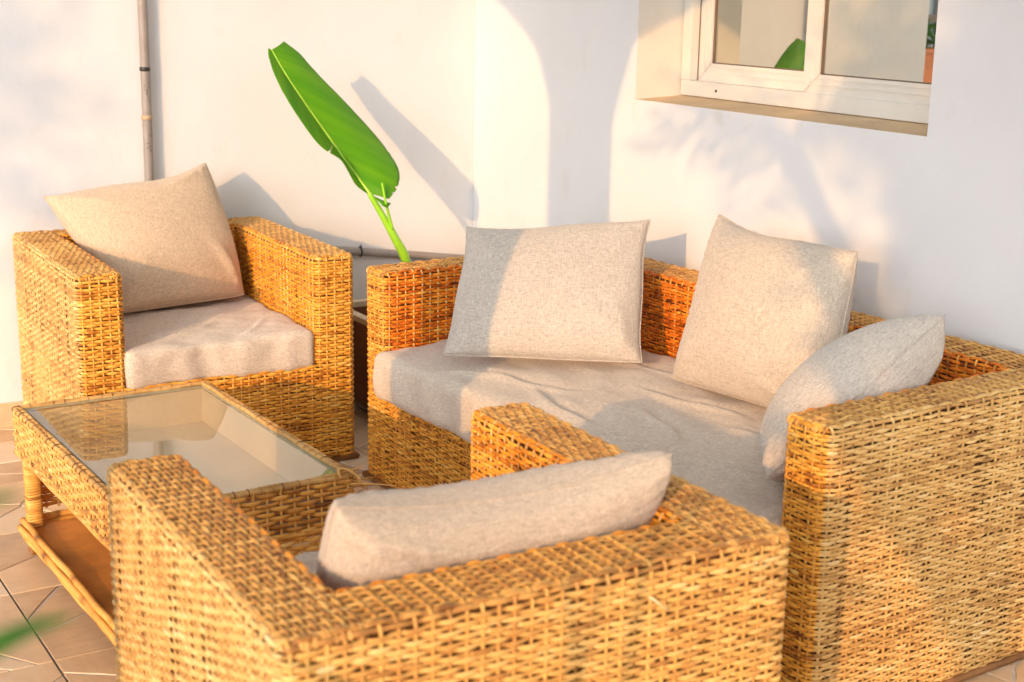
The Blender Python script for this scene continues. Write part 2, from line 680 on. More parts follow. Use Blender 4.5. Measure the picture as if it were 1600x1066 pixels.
def sash(x0, ya, yb, z0, z1, sw=.056, rw_=.052, th=.022):
    """sash frame with mitred corners; ya > yb"""
    grp = MB()
    zo0, zo1, zi0, zi1 = z0, z1, z0 + rw_, z1 - rw_
    yo0, yo1, yi0, yi1 = ya, yb, ya - sw, yb + sw
    gap = .0006
    def prism(pts):
        n = len(pts)
        v = [(x0, p[0], p[1]) for p in pts] + [(x0 + th, p[0], p[1]) for p in pts]
        f = [tuple(range(n)), tuple(range(2 * n - 1, n - 1, -1))] + [(k, (k + 1) % n, (k + 1) % n + n, k + n) for k in range(n)]
        grp.add(v, f)
    prism([(yo0, zo0 + gap), (yi0, zi0 + gap), (yi0, zi1 - gap), (yo0, zo1 - gap)])
    prism([(yo1, zo0 + gap), (yo1, zo1 - gap), (yi1, zi1 - gap), (yi1, zi0 + gap)])
    prism([(yo0 - gap, zo0), (yo1 + gap, zo0), (yi1 + gap, zi0), (yi0 - gap, zi0)])
    prism([(yo0 - gap, zo1), (yi0 - gap, zi1), (yi1 + gap, zi1), (yo1 + gap, zo1)])
    s = grp.build("sash", M['frame'], right_wall, smooth=False)
    bevel(s, .0012, 2)
    # raised glazing bead lines
    bd = MB()
    bx = x0 - .0022
    for (a, b_) in ((.45, .0026), (.80, .0026)):
        d1, d2 = sw * a, rw_ * a
        bd.box((bx, yo1 + d1, zo0 + d2), (x0 + .001, yo0 - d1, zo0 + d2 + .0022))
        bd.box((bx, yo0 - d1 - .0022, zo0 + d2 + .0022), (x0 + .001, yo0 - d1, zo1 - d2))
        bd.box((bx, yo1 + d1, zo0 + d2 + .0022), (x0 + .001, yo1 + d1 + .0022, zo1 - d2))
    bd.build("glazing_bead", M['frame'], s, smooth=False)
    gk = MB()
    e = .004
    gk.box((x0 + .006, yi1, zi0), (x0 + .014, yi0, zi0 + e))
    gk.box((x0 + .006, yi0 - e, zi0 + e), (x0 + .014, yi0, zi1))
    gk.box((x0 + .006, yi1, zi0 + e), (x0 + .014, yi1 + e, zi1))
    gk.build("gasket", M['gasket'], s, smooth=False)
    p = MB()
    p.box((x0 + .010, yi1 + .001, zi0 + .001), (x0 + .015, yi0 - .001, zi1 - .001))
    p.build("pane", M['pane'], s, smooth=False)
    gs = np.random.default_rng(int(abs(ya) * 100))
    sp = MB()
    for _ in range(9):
        yc, zc = gs.uniform(yi1 + .02, yi0 - .02), zi0 + gs.uniform(.01, .32)
        r_ = gs.uniform(.0004, .0010)
        aa = np.linspace(0, 2 * np.pi, 7)[:-1]
        v = [(x0 + .0094, yc + r_ * math.cos(a) * gs.uniform(.6, 1.3), zc + r_ * math.sin(a)) for a in aa]
        v += [(x0 + .0099, p_[1], p_[2]) for p_ in v]
        sp.add(v, [(5, 4, 3, 2, 1, 0)] + [(k, (k + 1) % 6, (k + 1) % 6 + 6, k + 6) for k in range(6)])
    sp.build("dirt_speck", M['hole'], s, smooth=False, kind="stuff")
    return s


sash(REV + .034, -1.036, -1.62, iz0 + .0425, iz1 - .042)
sash(REV + .008, -1.530, iy1 + .005, iz0 + .040, iz1 - .042, sw=.058)
boxobj("jamb_groove", (REV + .030, -1.0365, iz0 + .043), (REV + .033, -1.0345, iz1 - .043), M['gasket'], wframe)

# dark room wall closing the opening behind the frame
boxobj("room_blind", (REV + .073, iy1 - .0, iz0 - .0), (REV + .09, iy0 + .0, iz1), M['gasket'], right_wall)

# veranda arcade (out of frame on the garden side; its arches shape the sunlight)
AX0, AX1 = -2.55, -2.35
ar = MB()
COLS = [(-2.60, -2.385), (-5.36, -5.14)]
arches = [(-2.385, -.06, 1.80, .44), (-5.14, -2.60, 1.70, .64), (-8.1, -5.36, 1.70, .64)]
for (a, b_) in COLS:
    ar.box((AX0, a, -.118), (AX1, b_, 1.70))
ar.box((AX0, -.06, -.118), (AX1, .22, WT))
for (a, b_, zsp, rise) in arches:
    n = 28
    ysn = np.linspace(a, b_, n + 1)
    c, hw = (a + b_) / 2, (b_ - a) / 2
    zz = zsp + rise * np.sqrt(np.maximum(0, 1 - ((ysn - c) / hw) ** 2))
    for k in range(n):
        v = [(x, y, z) for x in (AX0, AX1) for (y, z) in ((ysn[k], zz[k]), (ysn[k + 1], zz[k + 1]), (ysn[k + 1], WT), (ysn[k], WT))]
        ar.add(v, [(0, 1, 2, 3), (4, 7, 6, 5), (0, 4, 5, 1), (2, 6, 7, 3)])
for (a, b_) in COLS:
    ar.box((AX0, a, 1.70), (AX1, b_, WT))
arc = ar.build("arcade", M['plaster'], smooth=False)
tag(arc, "white plaster arcade of arches along the garden side of the veranda", "arcade")
# ------------------------------------------------------------------ drain pipe on the back wall
dp = empty("drain_pipe", (-1.212, -.02, 0))
tag(dp, "thin grey plastic pipe running down the back wall and along it to the corner", "pipe")
PX, PR = 0.0, .0150
q = MB()
zz = np.linspace(.56, WT, 30)
xs = .004 * np.sin((zz - .5) * 2.2)
q.tube(np.c_[xs - .0 * zz, np.full(30, -.006), zz], PR, 16)
q.build("vertical_pipe", M['pipe'], dp)
q = MB()
hx = np.linspace(.0, 1.20, 30)
hz = .545 - .115 * hx + .010 * np.sin(hx * 3.1)
q.tube(np.c_[hx, np.full(30, -.006), hz], .0145, 16)
q.build("horizontal_pipe", M['pipe'], dp)
q = MB()
q.tube([(xs[0], -.006, .60), (xs[0], -.006, .565), (.004, -.006, .548), (.03, -.006, .5415)], .0185, 14)
q.build("elbow_joint", M['pipe'], dp)
q = MB()
q.tube([(.003, -.006, 1.101), (.003, -.006, 1.104), (.003, -.006, 1.111), (.003, -.006, 1.114)], [.0153, .0168, .0168, .0153], 16)
q.build("rubber_seal", M['pipe_dark'], dp)
q = MB()
q.tube([(.0025, -.006, .949), (.0025, -.006, .952), (.0025, -.006, .961), (.0025, -.006, .964)], [.0153, .0172, .0172, .0153], 16)
q.build("pipe_joint", M['pipe_tan'], dp)
q = MB()
cxp = .742
th = np.linspace(0, 2 * np.pi, 20)
zc = .545 - .115 * cxp + .010 * math.sin(cxp * 3.1)
q.tube(np.c_[np.full(20, cxp), -.006 + .0165 * np.cos(th), zc + .0165 * np.sin(th)], .0028, 6)
q.tube([(cxp, -.016, zc + .012), (cxp - .003, -.024, zc + .020), (cxp - .006, -.022, zc + .028)], .002, 6)
q.build("wire_clamp", M['pipe_dark'], dp)
# little printed marks on the pipe
q = MB()
gr = np.random.default_rng(5)
for z0 in (1.045, 1.030, 1.012, .90, .868, .855):
    for _ in range(3):
        a = gr.uniform(-2.2, -1.2)
        zc_ = z0 + gr.uniform(-.008, .008)
        hgt, wd = gr.uniform(.002, .008), gr.uniform(.08, .28)
        v = []
        for aa in (a, a + wd):
            for z_ in (zc_, zc_ + hgt):
                v.append((.003 + (PR + .0009) * math.cos(aa), -.006 + (PR + .0009) * math.sin(aa), z_))
        q.add(v, [(0, 2, 3, 1)])
q.build("printed_mark", M['ink'], dp, smooth=False, kind="stuff")


# ------------------------------------------------------------------ wicker weaving
def weave_loop(out, sections, rows, rc, amp=.0024, rt=.0026, m=6, seed=0, closed=True, wob=.0009, phase0=0, tone0=.5):
    """sections: (p0, p1, n_stakes, tag, bleach); rows: (z, inset, phi, rh, parity, dtone).  out: dict tag -> MB"""
    g = np.random.default_rng(seed)
    S = len(sections)
    pos, nor, ph, tg, ble = [], [], [], [], []
    base = phase0
    for i, (p0, p1, n, tgn, bl) in enumerate(sections):
        p0, p1 = np.array(p0, float), np.array(p1, float)
        L = np.linalg.norm(p1 - p0)
        d = (p1 - p0) / L
        on = np.array((d[1], -d[0]))
        def turn(a, b):
            da = (np.array(sections[a][1]) - np.array(sections[a][0]))
            db = (np.array(sections[b][1]) - np.array(sections[b][0]))
            return (da[0] * db[1] - da[1] * db[0]) / np.linalg.norm(da) / np.linalg.norm(db)
        prv = turn((i - 1) % S, i) if (closed or i > 0) else 0
        nxt = turn(i, (i + 1) % S) if (closed or i < S - 1) else 0
        K = n * m
        fr = (np.arange(K + 1)) / K
        for j, t in enumerate(fr):
            s = t * L
            P = p0 + d * s
            nn = on
            for (dist, tr, side) in ((s, prv, -1), (L - s, nxt, 1)):
                if tr > .5 and dist < rc:      # convex corner
                    a = (1 - dist / rc) * math.pi / 4
                    c = (p0 if side < 0 else p1) - side * d * rc - on * rc
                    nn = on * math.cos(a) + side * d * math.sin(a)
                    P = c + rc * nn
            pos.append(P); nor.append(nn); ph.append(base + n * t); tg.append(tgn); ble.append(bl)
        base += n
    pos, nor, ph = np.array(pos), np.array(nor), np.array(ph)
    ble = np.array(ble)
    tgs = np.array(tg)
    # contiguous runs of one tag
    cuts = [0] + [i for i in range(1, len(tgs)) if tgs[i] != tgs[i - 1]] + [len(tgs)]
    ang = np.linspace(0, 2 * np.pi, 6, endpoint=False) + .3
    R = len(rows)
    fl = np.floor(ph).astype(int) - phase0
    nfl = fl.max() + 2
    for c0, c1 in zip(cuts[:-1], cuts[1:]):
        # drop repeated points between collinear sections
        idx = [c0] + [i for i in range(c0 + 1, c1) if np.linalg.norm(pos[i] - pos[i - 1]) > 1e-7 or np.linalg.norm(nor[i] - nor[i - 1]) > 1e-3]
        idx = np.array(idx)
        P, Nn, H, F = pos[idx], nor[idx], ph[idx], fl[idx]
        n = len(idx)
        zr = np.array([r[0] for r in rows]); ins = np.array([r[1] for r in rows]); phi = np.array([r[2] for r in rows])
        rh = np.array([r[3] for r in rows]); par = np.array([r[4] for r in rows]); dt = np.array([r[5] for r in rows])
        sn = np.sin(np.pi * (H[None] + par[:, None]))
        disp = amp * np.sign(sn) * np.abs(sn) ** .65
        strand = g.normal(0, .10, R)
        flt = g.normal(0, .11, (R, nfl))
        # a float spans half a pitch either side of its stake
        tone = tone0 + strand[:, None] + dt[:, None] + flt[:, F]
        hh = rh[:, None] * (1 + .08 * g.normal(size=(R, nfl)))[:, F] * (1.02 + .10 * np.maximum(sn, -.3))
        wz = wob * (np.sin(H[None] * .9 + g.uniform(0, 6.3, R)[:, None]) + np.sin(H[None] * .37 + g.uniform(0, 6.3, R)[:, None]) + g.normal(0, .35, (R, nfl))[:, F])
        cn = np.zeros((R, n, 3)); cu = np.zeros((R, n, 3)); ctr = np.zeros((R, n, 3))
        cph, sph = np.cos(phi)[:, None, None], np.sin(phi)[:, None, None]
        N3 = np.c_[Nn, np.zeros(n)][None]
        Z3 = np.array([0, 0, 1.0])[None, None]
        cn = N3 * cph + Z3 * sph
        cu = -N3 * sph + Z3 * cph
        ctr = np.c_[P, np.zeros(n)][None] - N3 * ins[:, None, None] + Z3 * zr[:, None, None] + cn * disp[:, :, None] + cu * wz[:, :, None]
        V = ctr[:, :, None, :] + cn[:, :, None, :] * (rt * np.cos(ang))[None, None, :, None] + cu[:, :, None, :] * (hh[:, :, None] * np.sin(ang)[None, None, :])[..., None]
        k = 6
        I = np.arange(R * n * k).reshape(R, n, k)
        a, b = I[:, :-1], I[:, 1:]
        Fq = np.stack([a, b, np.roll(b, -1, 2), np.roll(a, -1, 2)], -1).reshape(-1, 4)
        ta = np.repeat(tone.reshape(-1), k)
        ba = np.repeat(np.broadcast_to(ble[idx][None], (R, n)).reshape(-1), k)
        out[tgs[c0]].add(V.reshape(-1, 3), Fq, ta, ba)


def weave_flat(mb, p0, p1, side, nrm, offs, n, rh, amp=.0016, rt=.0021, m=5, seed=0, par0=0, bend=(0, 0), r=.013, bleach=.5, tone0=.45, wob=.0007):
    """straight strands from p0 to p1 at offsets along side; normal nrm; ends bend over by r when bend flags set"""
    g = np.random.default_rng(seed)
    p0, p1, side, nrm = map(lambda a: np.array(a, float), (p0, p1, side, nrm))
    L = np.linalg.norm(p1 - p0)
    d = (p1 - p0) / L
    K = n * m
    s = np.arange(K + 1) / K * L
    ph = np.arange(K + 1) / m
    F = np.floor(ph).astype(int)
    C = p0 + d * s[:, None]
    Nn = np.tile(nrm, (K + 1, 1))
    for e, (dist, sg) in enumerate(((s, -1), (L - s, 1))):
        if bend[e]:
            for i in np.where(dist < r)[0]:
                a = (1 - dist[i] / r) * math.pi / 2 * .95
                cc = (p0 if e == 0 else p1) - sg * d * r - nrm * r
                Nn[i] = nrm * math.cos(a) + sg * d * math.sin(a)
                C[i] = cc + r * Nn[i]
    ang = np.linspace(0, 2 * np.pi, 6, endpoint=False) + .3
    R = len(offs)
    par = (np.arange(R) + par0)
    sn = np.sin(np.pi * (ph[None] + par[:, None]))
    disp = amp * np.sign(sn) * np.abs(sn) ** .75
    tone = tone0 + g.normal(0, .08, R)[:, None] + g.normal(0, .10, (R, n + 2))[:, F]
    hh = rh * (1 + .09 * g.normal(size=(R, n + 2)))[:, F] * (.98 + .10 * np.maximum(sn, -.4))
    wz = wob * (np.sin(ph[None] * .8 + g.uniform(0, 6.3, R)[:, None]) + g.normal(0, .4, (R, n + 2))[:, F])
    ctr = C[None] + side[None, None] * (np.asarray(offs)[:, None] + wz)[..., None] + Nn[None] * disp[..., None]
    V = ctr[:, :, None] + Nn[None, :, None] * (rt * np.cos(ang))[None, None, :, None] + side[None, None, None] * (hh[:, :, None] * np.sin(ang)[None, None])[..., None]
    I = np.arange(R * (K + 1) * 6).reshape(R, K + 1, 6)
    a, b = I[:, :-1], I[:, 1:]
    Fq = np.stack([a, b, np.roll(b, -1, 2), np.roll(a, -1, 2)], -1).reshape(-1, 4)
    mb.add(V.reshape(-1, 3), Fq, np.repeat(tone.reshape(-1), 6), bleach)


def arc_pts(c, e1, e2, r, n=4):
    return [np.array(c) + r * (math.cos(a) * np.array(e1) + math.sin(a) * np.array(e2)) for a in np.linspace(0, math.pi / 2, n)]


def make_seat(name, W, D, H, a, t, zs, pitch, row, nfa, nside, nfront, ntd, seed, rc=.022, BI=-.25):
    """box shaped woven seat: two armrests, backrest, base.  local frame: x along the front, y = 0 front, y = D back"""
    root = empty(name)
    r = .013
    nin = nside - ntd                                    # inner arm stakes
    t = D * ntd / nside
    out = {k: MB() for k in 'LRBS'}
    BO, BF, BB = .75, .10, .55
    zl = np.arange(.014, zs - row * .3, row)
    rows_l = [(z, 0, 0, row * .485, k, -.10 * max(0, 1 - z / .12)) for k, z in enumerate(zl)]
    nl = len(zl)
    zu = np.arange(zl[-1] + row, H - r, row)
    rows_u = [(z, 0, 0, row * .485, nl + k, 0) for k, z in enumerate(zu)]
    k0 = nl + len(zu)
    for k, fi in enumerate((.5, 1.1)):
        rows_u.append((H - r + r * math.sin(fi), r * (1 - math.cos(fi)), fi, row * .47, k0 + k, -.06 if k else .04))
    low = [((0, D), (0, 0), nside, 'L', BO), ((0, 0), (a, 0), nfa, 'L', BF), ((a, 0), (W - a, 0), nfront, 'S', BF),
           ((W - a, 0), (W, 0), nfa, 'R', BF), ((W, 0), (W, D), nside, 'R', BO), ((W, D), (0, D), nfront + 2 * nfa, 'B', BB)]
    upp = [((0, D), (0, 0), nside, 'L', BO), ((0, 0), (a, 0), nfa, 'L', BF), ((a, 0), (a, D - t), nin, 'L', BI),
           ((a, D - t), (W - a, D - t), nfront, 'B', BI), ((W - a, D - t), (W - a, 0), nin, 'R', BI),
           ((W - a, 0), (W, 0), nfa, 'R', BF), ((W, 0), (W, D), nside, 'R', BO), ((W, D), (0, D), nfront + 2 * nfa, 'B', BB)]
    weave_loop(out, low, rows_l, rc, seed=seed)
    weave_loop(out, upp, rows_u, rc, seed=seed + 1)
    # tops
    trow = row * 1.06
    def offs(w):
        n = max(3, int(round((w - 2 * r * .75) / trow)))
        return np.linspace(r * .95, w - r * .95, n)
    oa = offs(a)
    weave_flat(out['L'], (0, 0, H), (0, D, H), (1, 0, 0), (0, 0, 1), oa, nside, trow * .39, seed=seed + 2, bend=(1, 1), r=r, tone0=.37)
    weave_flat(out['R'], (W, 0, H), (W, D, H), (-1, 0, 0), (0, 0, 1), oa, nside, trow * .39, seed=seed + 3, bend=(1, 1), r=r, tone0=.37)
    weave_flat(out['B'], (a - .007, D, H), (W - a + .007, D, H), (0, -1, 0), (0, 0, 1), offs(t), nfront, trow * .39, seed=seed + 4, tone0=.37)
    # stakes
    g = np.random.default_rng(seed + 9)
    sr = .0031
    cnr = [((0, 0), (1, 0), (0, 1)), ((W, 0), (-1, 0), (0, 1)), ((W, D), (-1, 0), (0, -1)), ((0, D), (1, 0), (0, -1)),
           ((a, 0), (-1, 0), (0, 1)), ((W - a, 0), (1, 0), (0, 1))]
    def rounded(p):
        for C_, d1, d2 in cnr:
            C_, d1, d2 = np.array(C_, float), np.array(d1, float), np.array(d2, float)
            if abs(C_[0] - a) < 1e-6 or abs(C_[0] - (W - a)) < 1e-6:
                if p[2] < zs or abs(p[1]) < 1e-6 and False:
                    continue
            for e1, e2 in ((d1, d2), (d2, d1)):
                rel = p[:2] - C_
                sd_ = rel @ e1
                if 0 <= sd_ < rc and abs(rel @ e2) < 1e-6:
                    aa = (1 - sd_ / rc) * math.pi / 4
                    q2 = C_ + (e1 + e2) * rc - rc * (e2 * math.cos(aa) + e1 * math.sin(aa))
                    return np.array((q2[0], q2[1], p[2]))
        return p
    def stake(mb, pts, bl=.5):
        pts = [rounded(np.array(p, float)) for p in pts]
        mb.tube(np.array(pts) + g.normal(0, .0004, (len(pts), 3)), sr, 5, tone=.44 + g.normal(0, .09), bleach=bl, cap=False)
    for i in range(nside):
        y = (i + .5) * D / nside
        for tgk, x0, sx in (('L', 0, 1), ('R', W, -1)):
            up = [(x0, y, .006), (x0, y, zs)] + [(x0, y, H - r)] + [p for p in arc_pts((x0 + sx * r, y, H - r), (-sx, 0, 0), (0, 0, 1), r)[1:]]
            dn = [p for p in arc_pts((x0 + sx * (a - r), y, H - r), (0, 0, 1), (sx, 0, 0), r)]
            if y < D - t:
                dn.append((x0 + sx * a, y, zs - .03))
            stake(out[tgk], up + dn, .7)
    for i in range(nfront + 2 * nfa):
        x = (i + .5) * W / (nfront + 2 * nfa)
        up = [(x, D, .006), (x, D, H - r)] + arc_pts((x, D - r, H - r), (0, 1, 0), (0, 0, 1), r)[1:]
        stake(out['B'], up, .5)
    for i in range(nfront):
        x = a + (i + .5) * (W - 2 * a) / nfront
        dn = arc_pts((x, D - r, H - r), (0, 1, 0), (0, 0, 1), r)[-1:] + arc_pts((x, D - t + r, H - r), (0, 0, 1), (0, -1, 0), r) + [(x, D - t, zs - .03)]
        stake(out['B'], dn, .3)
        stake(out['S'], [(x, 0, .006), (x, 0, zs - .012), (x, .012, zs - .001), (x, .04, zs - .001)], .4)
    for i in range(nfa):
        x = (i + .5) * a / nfa
        for tgk, xx in (('L', x), ('R', W - x)):
            stake(out[tgk], [(xx, 0, .006), (xx, 0, H - r)] + arc_pts((xx, r, H - r), (0, -1, 0), (0, 0, 1), r)[1:] + [(xx, .05, H - .001)], .4)
    # solid inner boards (they are the parts; the weave is stuff on them)
    e = .0065
    arm = boxobj("armrest", (e, e, .012), (a - e, D - e, H - e), M['lining'], root, rc * .8)
    out['L'].build("woven_strands", M['rattan'], arm, kind="stuff")
    arm2 = boxobj("armrest", (W - a + e, e, .012), (W - e, D - e, H - e), M['lining'], root, rc * .8)
    out['R'].build("woven_strands", M['rattan'], arm2, kind="stuff")
    bk = boxobj("backrest", (a - e + .0005, D - t + e, .012), (W - a + e - .0005, D - e - .0005, H - e - .0005), M['lining'], root)
    out['B'].build("woven_strands", M['rattan'], bk, kind="stuff")
    sb = boxobj("seat_base", (a - e + .001, e + .0005, .0125), (W - a + e - .001, D - t + e - .001, zs - .004), M['lining'], root)
    out['S'].build("woven_strands", M['rattan'], sb, kind="stuff")
    q = MB()
    o_ = .003
    for (p0, p1) in (((-o_, -o_), (W + o_, -o_)), ((W + o_, -o_), (W + o_, D)), ((W + o_, D), (-o_, D)), ((-o_, D), (-o_, -o_))):
        q.tube([(p0[0], p0[1], .0085), ((p0[0] + p1[0]) / 2, (p0[1] + p1[1]) / 2, .0085), (p1[0], p1[1], .0085)], .0085, 8)
    q.build("base_rail", M['rail'], root)
    return root


H = 0.62
chair_a = make_seat("armchair", .798, .762, H, .124, .132, .305, .0265, .0084, 5, 31, 23, 5, 100)
chair_a.location = (-1.6613, -.7928, 0)
chair_a.rotation_euler = (0, 0, RAD(-1.1043))
tag(chair_a, "woven rattan armchair against the back wall, facing the coffee table, with a plump beige pillow", "armchair", "rattan armchairs")
chair_b = copy_tree(chair_a)
BW, BD, BTH = .798, .762, RAD(-1.0541)
c_, s_ = math.cos(BTH), math.sin(BTH)
chair_b.location = (-2.0348 + c_ * .792 - s_ * BD, -3.0838 + s_ * .792 + c_ * BD, 0)
chair_b.rotation_euler = (0, 0, BTH + math.pi)
chair_b["label"] = "woven rattan armchair in the foreground seen from behind, its back towards the viewer"

q = MB()
ss = np.linspace(0, 1, 14)
q.tube(np.c_[.262 - .035 * ss + .006 * np.sin(ss * 3), .762 + .006 + .012 * np.sin(ss * 3.1), .575 - .028 * ss ** 1.6], np.linspace(.0022, .0012, 14), 6, tone=.9, bleach=1.0)
q.build("loose_cane", M['rattan'], chair_b)

SL, SD, STH, SX, SY = 1.7665, .785, RAD(2.4727), -.8318, -2.7353
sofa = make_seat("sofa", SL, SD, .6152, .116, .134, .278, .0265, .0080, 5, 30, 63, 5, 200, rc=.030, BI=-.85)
sofa.location = (SX - math.sin(STH) * SL, SY + math.cos(STH) * SL, 0)
sofa.rotation_euler = (0, 0, STH - math.pi / 2)
tag(sofa, "long woven rattan sofa along the right wall under the window", "sofa")


# ------------------------------------------------------------------ cushions
def box_cushion(name, size, cell, r, crown, seed, m, wr=.004, folds=()):
    """rounded soft slab, local origin at centre of its underside, z up"""
    hx, hy, hz = size[0] / 2, size[1] / 2, size[2] / 2
    faces_v, faces_f, base = [], [], 0
    def grid(n1, n2, fn):
        nonlocal base
        u, v = np.meshgrid(np.linspace(-1, 1, n1 + 1), np.linspace(-1, 1, n2 + 1), indexing='ij')
        faces_v.append(fn(u.ravel(), v.ravel()))
        I = np.arange((n1 + 1) * (n2 + 1)).reshape(n1 + 1, n2 + 1) + base
        faces_f.append(np.stack([I[:-1, :-1], I[1:, :-1], I[1:, 1:], I[:-1, 1:]], -1).reshape(-1, 4))
        base += (n1 + 1) * (n2 + 1)
    nx_, ny_, nz_ = [max(6, int(s / cell)) for s in size]
    one = lambda u: np.ones_like(u)
    grid(nx_, ny_, lambda u, v: np.c_[u * hx, v * hy, one(u) * hz])
    grid(ny_, nx_, lambda u, v: np.c_[v * hx, u * hy, -one(u) * hz])
    grid(nx_, nz_, lambda u, v: np.c_[u * hx, -one(u) * hy, v * hz])
    grid(nz_, nx_, lambda u, v: np.c_[v * hx, one(u) * hy, u * hz])
    grid(ny_, nz_, lambda u, v: np.c_[one(u) * hx, u * hy, v * hz])
    grid(nz_, ny_, lambda u, v: np.c_[-one(u) * hx, v * hy, u * hz])
    P = np.concatenate(faces_v)
    Fq = np.concatenate(faces_f)
    key = np.round(P, 5)
    _, first, inv = np.unique(key, axis=0, return_index=True, return_inverse=True)
    inv = inv.ravel()
    P = P[first]
    Fq = inv[Fq]
    lim = np.array([hx, hy, hz]) - r
    inner = np.clip(P, -lim, lim)
    d = P - inner
    # warp the cube corner onto a sphere
    nd = np.linalg.norm(d, axis=1)
    dirv = d / (nd[:, None] + 1e-9)
    Q = inner + dirv * np.minimum(nd, r)[:, None]
    nrm = dirv
    X, Y = Q[:, 0] / hx, Q[:, 1] / hy
    top = np.clip(Q[:, 2] / hz, 0, 1)
    Q[:, 2] += crown * top * np.clip(1 - X ** 2, 0, 1) ** .6 * np.clip(1 - Y ** 2, 0, 1) ** .6
    n = snoise(Q * np.array([1, 1, 1.4]), seed, 16, 3) * wr + snoise(Q, seed + 1, 60, 2) * wr * .4
    for (x0, y0, x1, y1, amp, wd) in folds:
        a = np.array((x0, y0)); b = np.array((x1, y1))
        L = np.linalg.norm(b - a); dd = (b - a) / L
        rel = Q[:, :2] - a
        s = rel @ dd
        w = rel @ np.array((-dd[1], dd[0])) + .012 * np.sin(s * 18 + x0 * 9)
        env = np.exp(-((s - L / 2) / (L * .42)) ** 4)
        n += top * env * amp * (np.exp(-(w / wd) ** 2) - .7 * np.exp(-((w - wd * 1.7) / wd) ** 2))
    # vertical gathers on the skirts
    sk = (1 - np.abs(Q[:, 2]) / hz * .3) * (np.maximum(np.abs(X), np.abs(Y)) > .97)
    n += sk * wr * 1.15 * snoise(Q * np.array([1, 1, .25]), seed + 5, 45, 2) + sk * wr * .35 * np.sin(Q[:, 0] * 55 + 2 * np.sin(Q[:, 0] * 13) + Q[:, 1] * 50 + seed + Q[:, 2] * 9)
    Q = Q + nrm * n[:, None]
    Q[:, 2] += hz
    Q[:, 2] = np.maximum(Q[:, 2], 0)
    q = MB()
    q.add(Q, Fq)
    return q.build(name, m)


# armchair cushions
ca = box_cushion("seat_cushion", (.548, .60, .108), .008, .018, .012, 11, M['linen_seat'], .0062,
                 folds=[(-.2, -.25, .1, -.05, .006, .012), (.05, -.26, .22, -.1, .005, .010), (-.24, .0, -.1, .2, .005, .012)])
def place(o, root, x, y, z, dz=0.0):
    o.matrix_world = Matrix.Translation(root.location) @ Matrix.Rotation(root.rotation_euler[2] + dz, 4, 'Z') @ Matrix.Translation((x, y, z)) if dz == 0 else \
        Matrix.Translation(root.location) @ Matrix.Rotation(root.rotation_euler[2], 4, 'Z') @ Matrix.Translation((x, y, z)) @ Matrix.Rotation(dz, 4, 'Z')
place(ca, chair_a, .399, .298, .294)
tag(ca, "beige linen seat cushion in the armchair against the back wall", "cushion", "seat cushions")
cb = ca.copy()
COL.objects.link(cb)
place(cb, chair_b, .399, .322, .304)
tag(cb, "beige seat cushion of the foreground armchair, mostly hidden behind its arm", "cushion", "seat cushions")
cs = box_cushion("seat_cushion", (1.545, .68, .13), .010, .024, .020, 21, M['linen_seat'], .0060,
                 folds=[(-.5, -.30, -.1, -.12, .009, .016), (-.25, -.2, .15, -.28, .008, .014), (.05, -.05, .35, -.20, .010, .016),
                        (-.1, .02, .3, .08, .007, .013), (-.6, -.1, -.35, .1, .006, .014), (.25, -.30, .6, -.15, .009, .016),
                        (.3, .0, .62, -.05, .008, .014), (-.45, .12, -.05, .2, .006, .013), (.1, -.32, .3, -.24, .009, .012)])
place(cs, sofa, SL / 2, .303, .269)
tag(cs, "long beige linen seat cushion spread over the sofa", "cushion", "seat cushions")


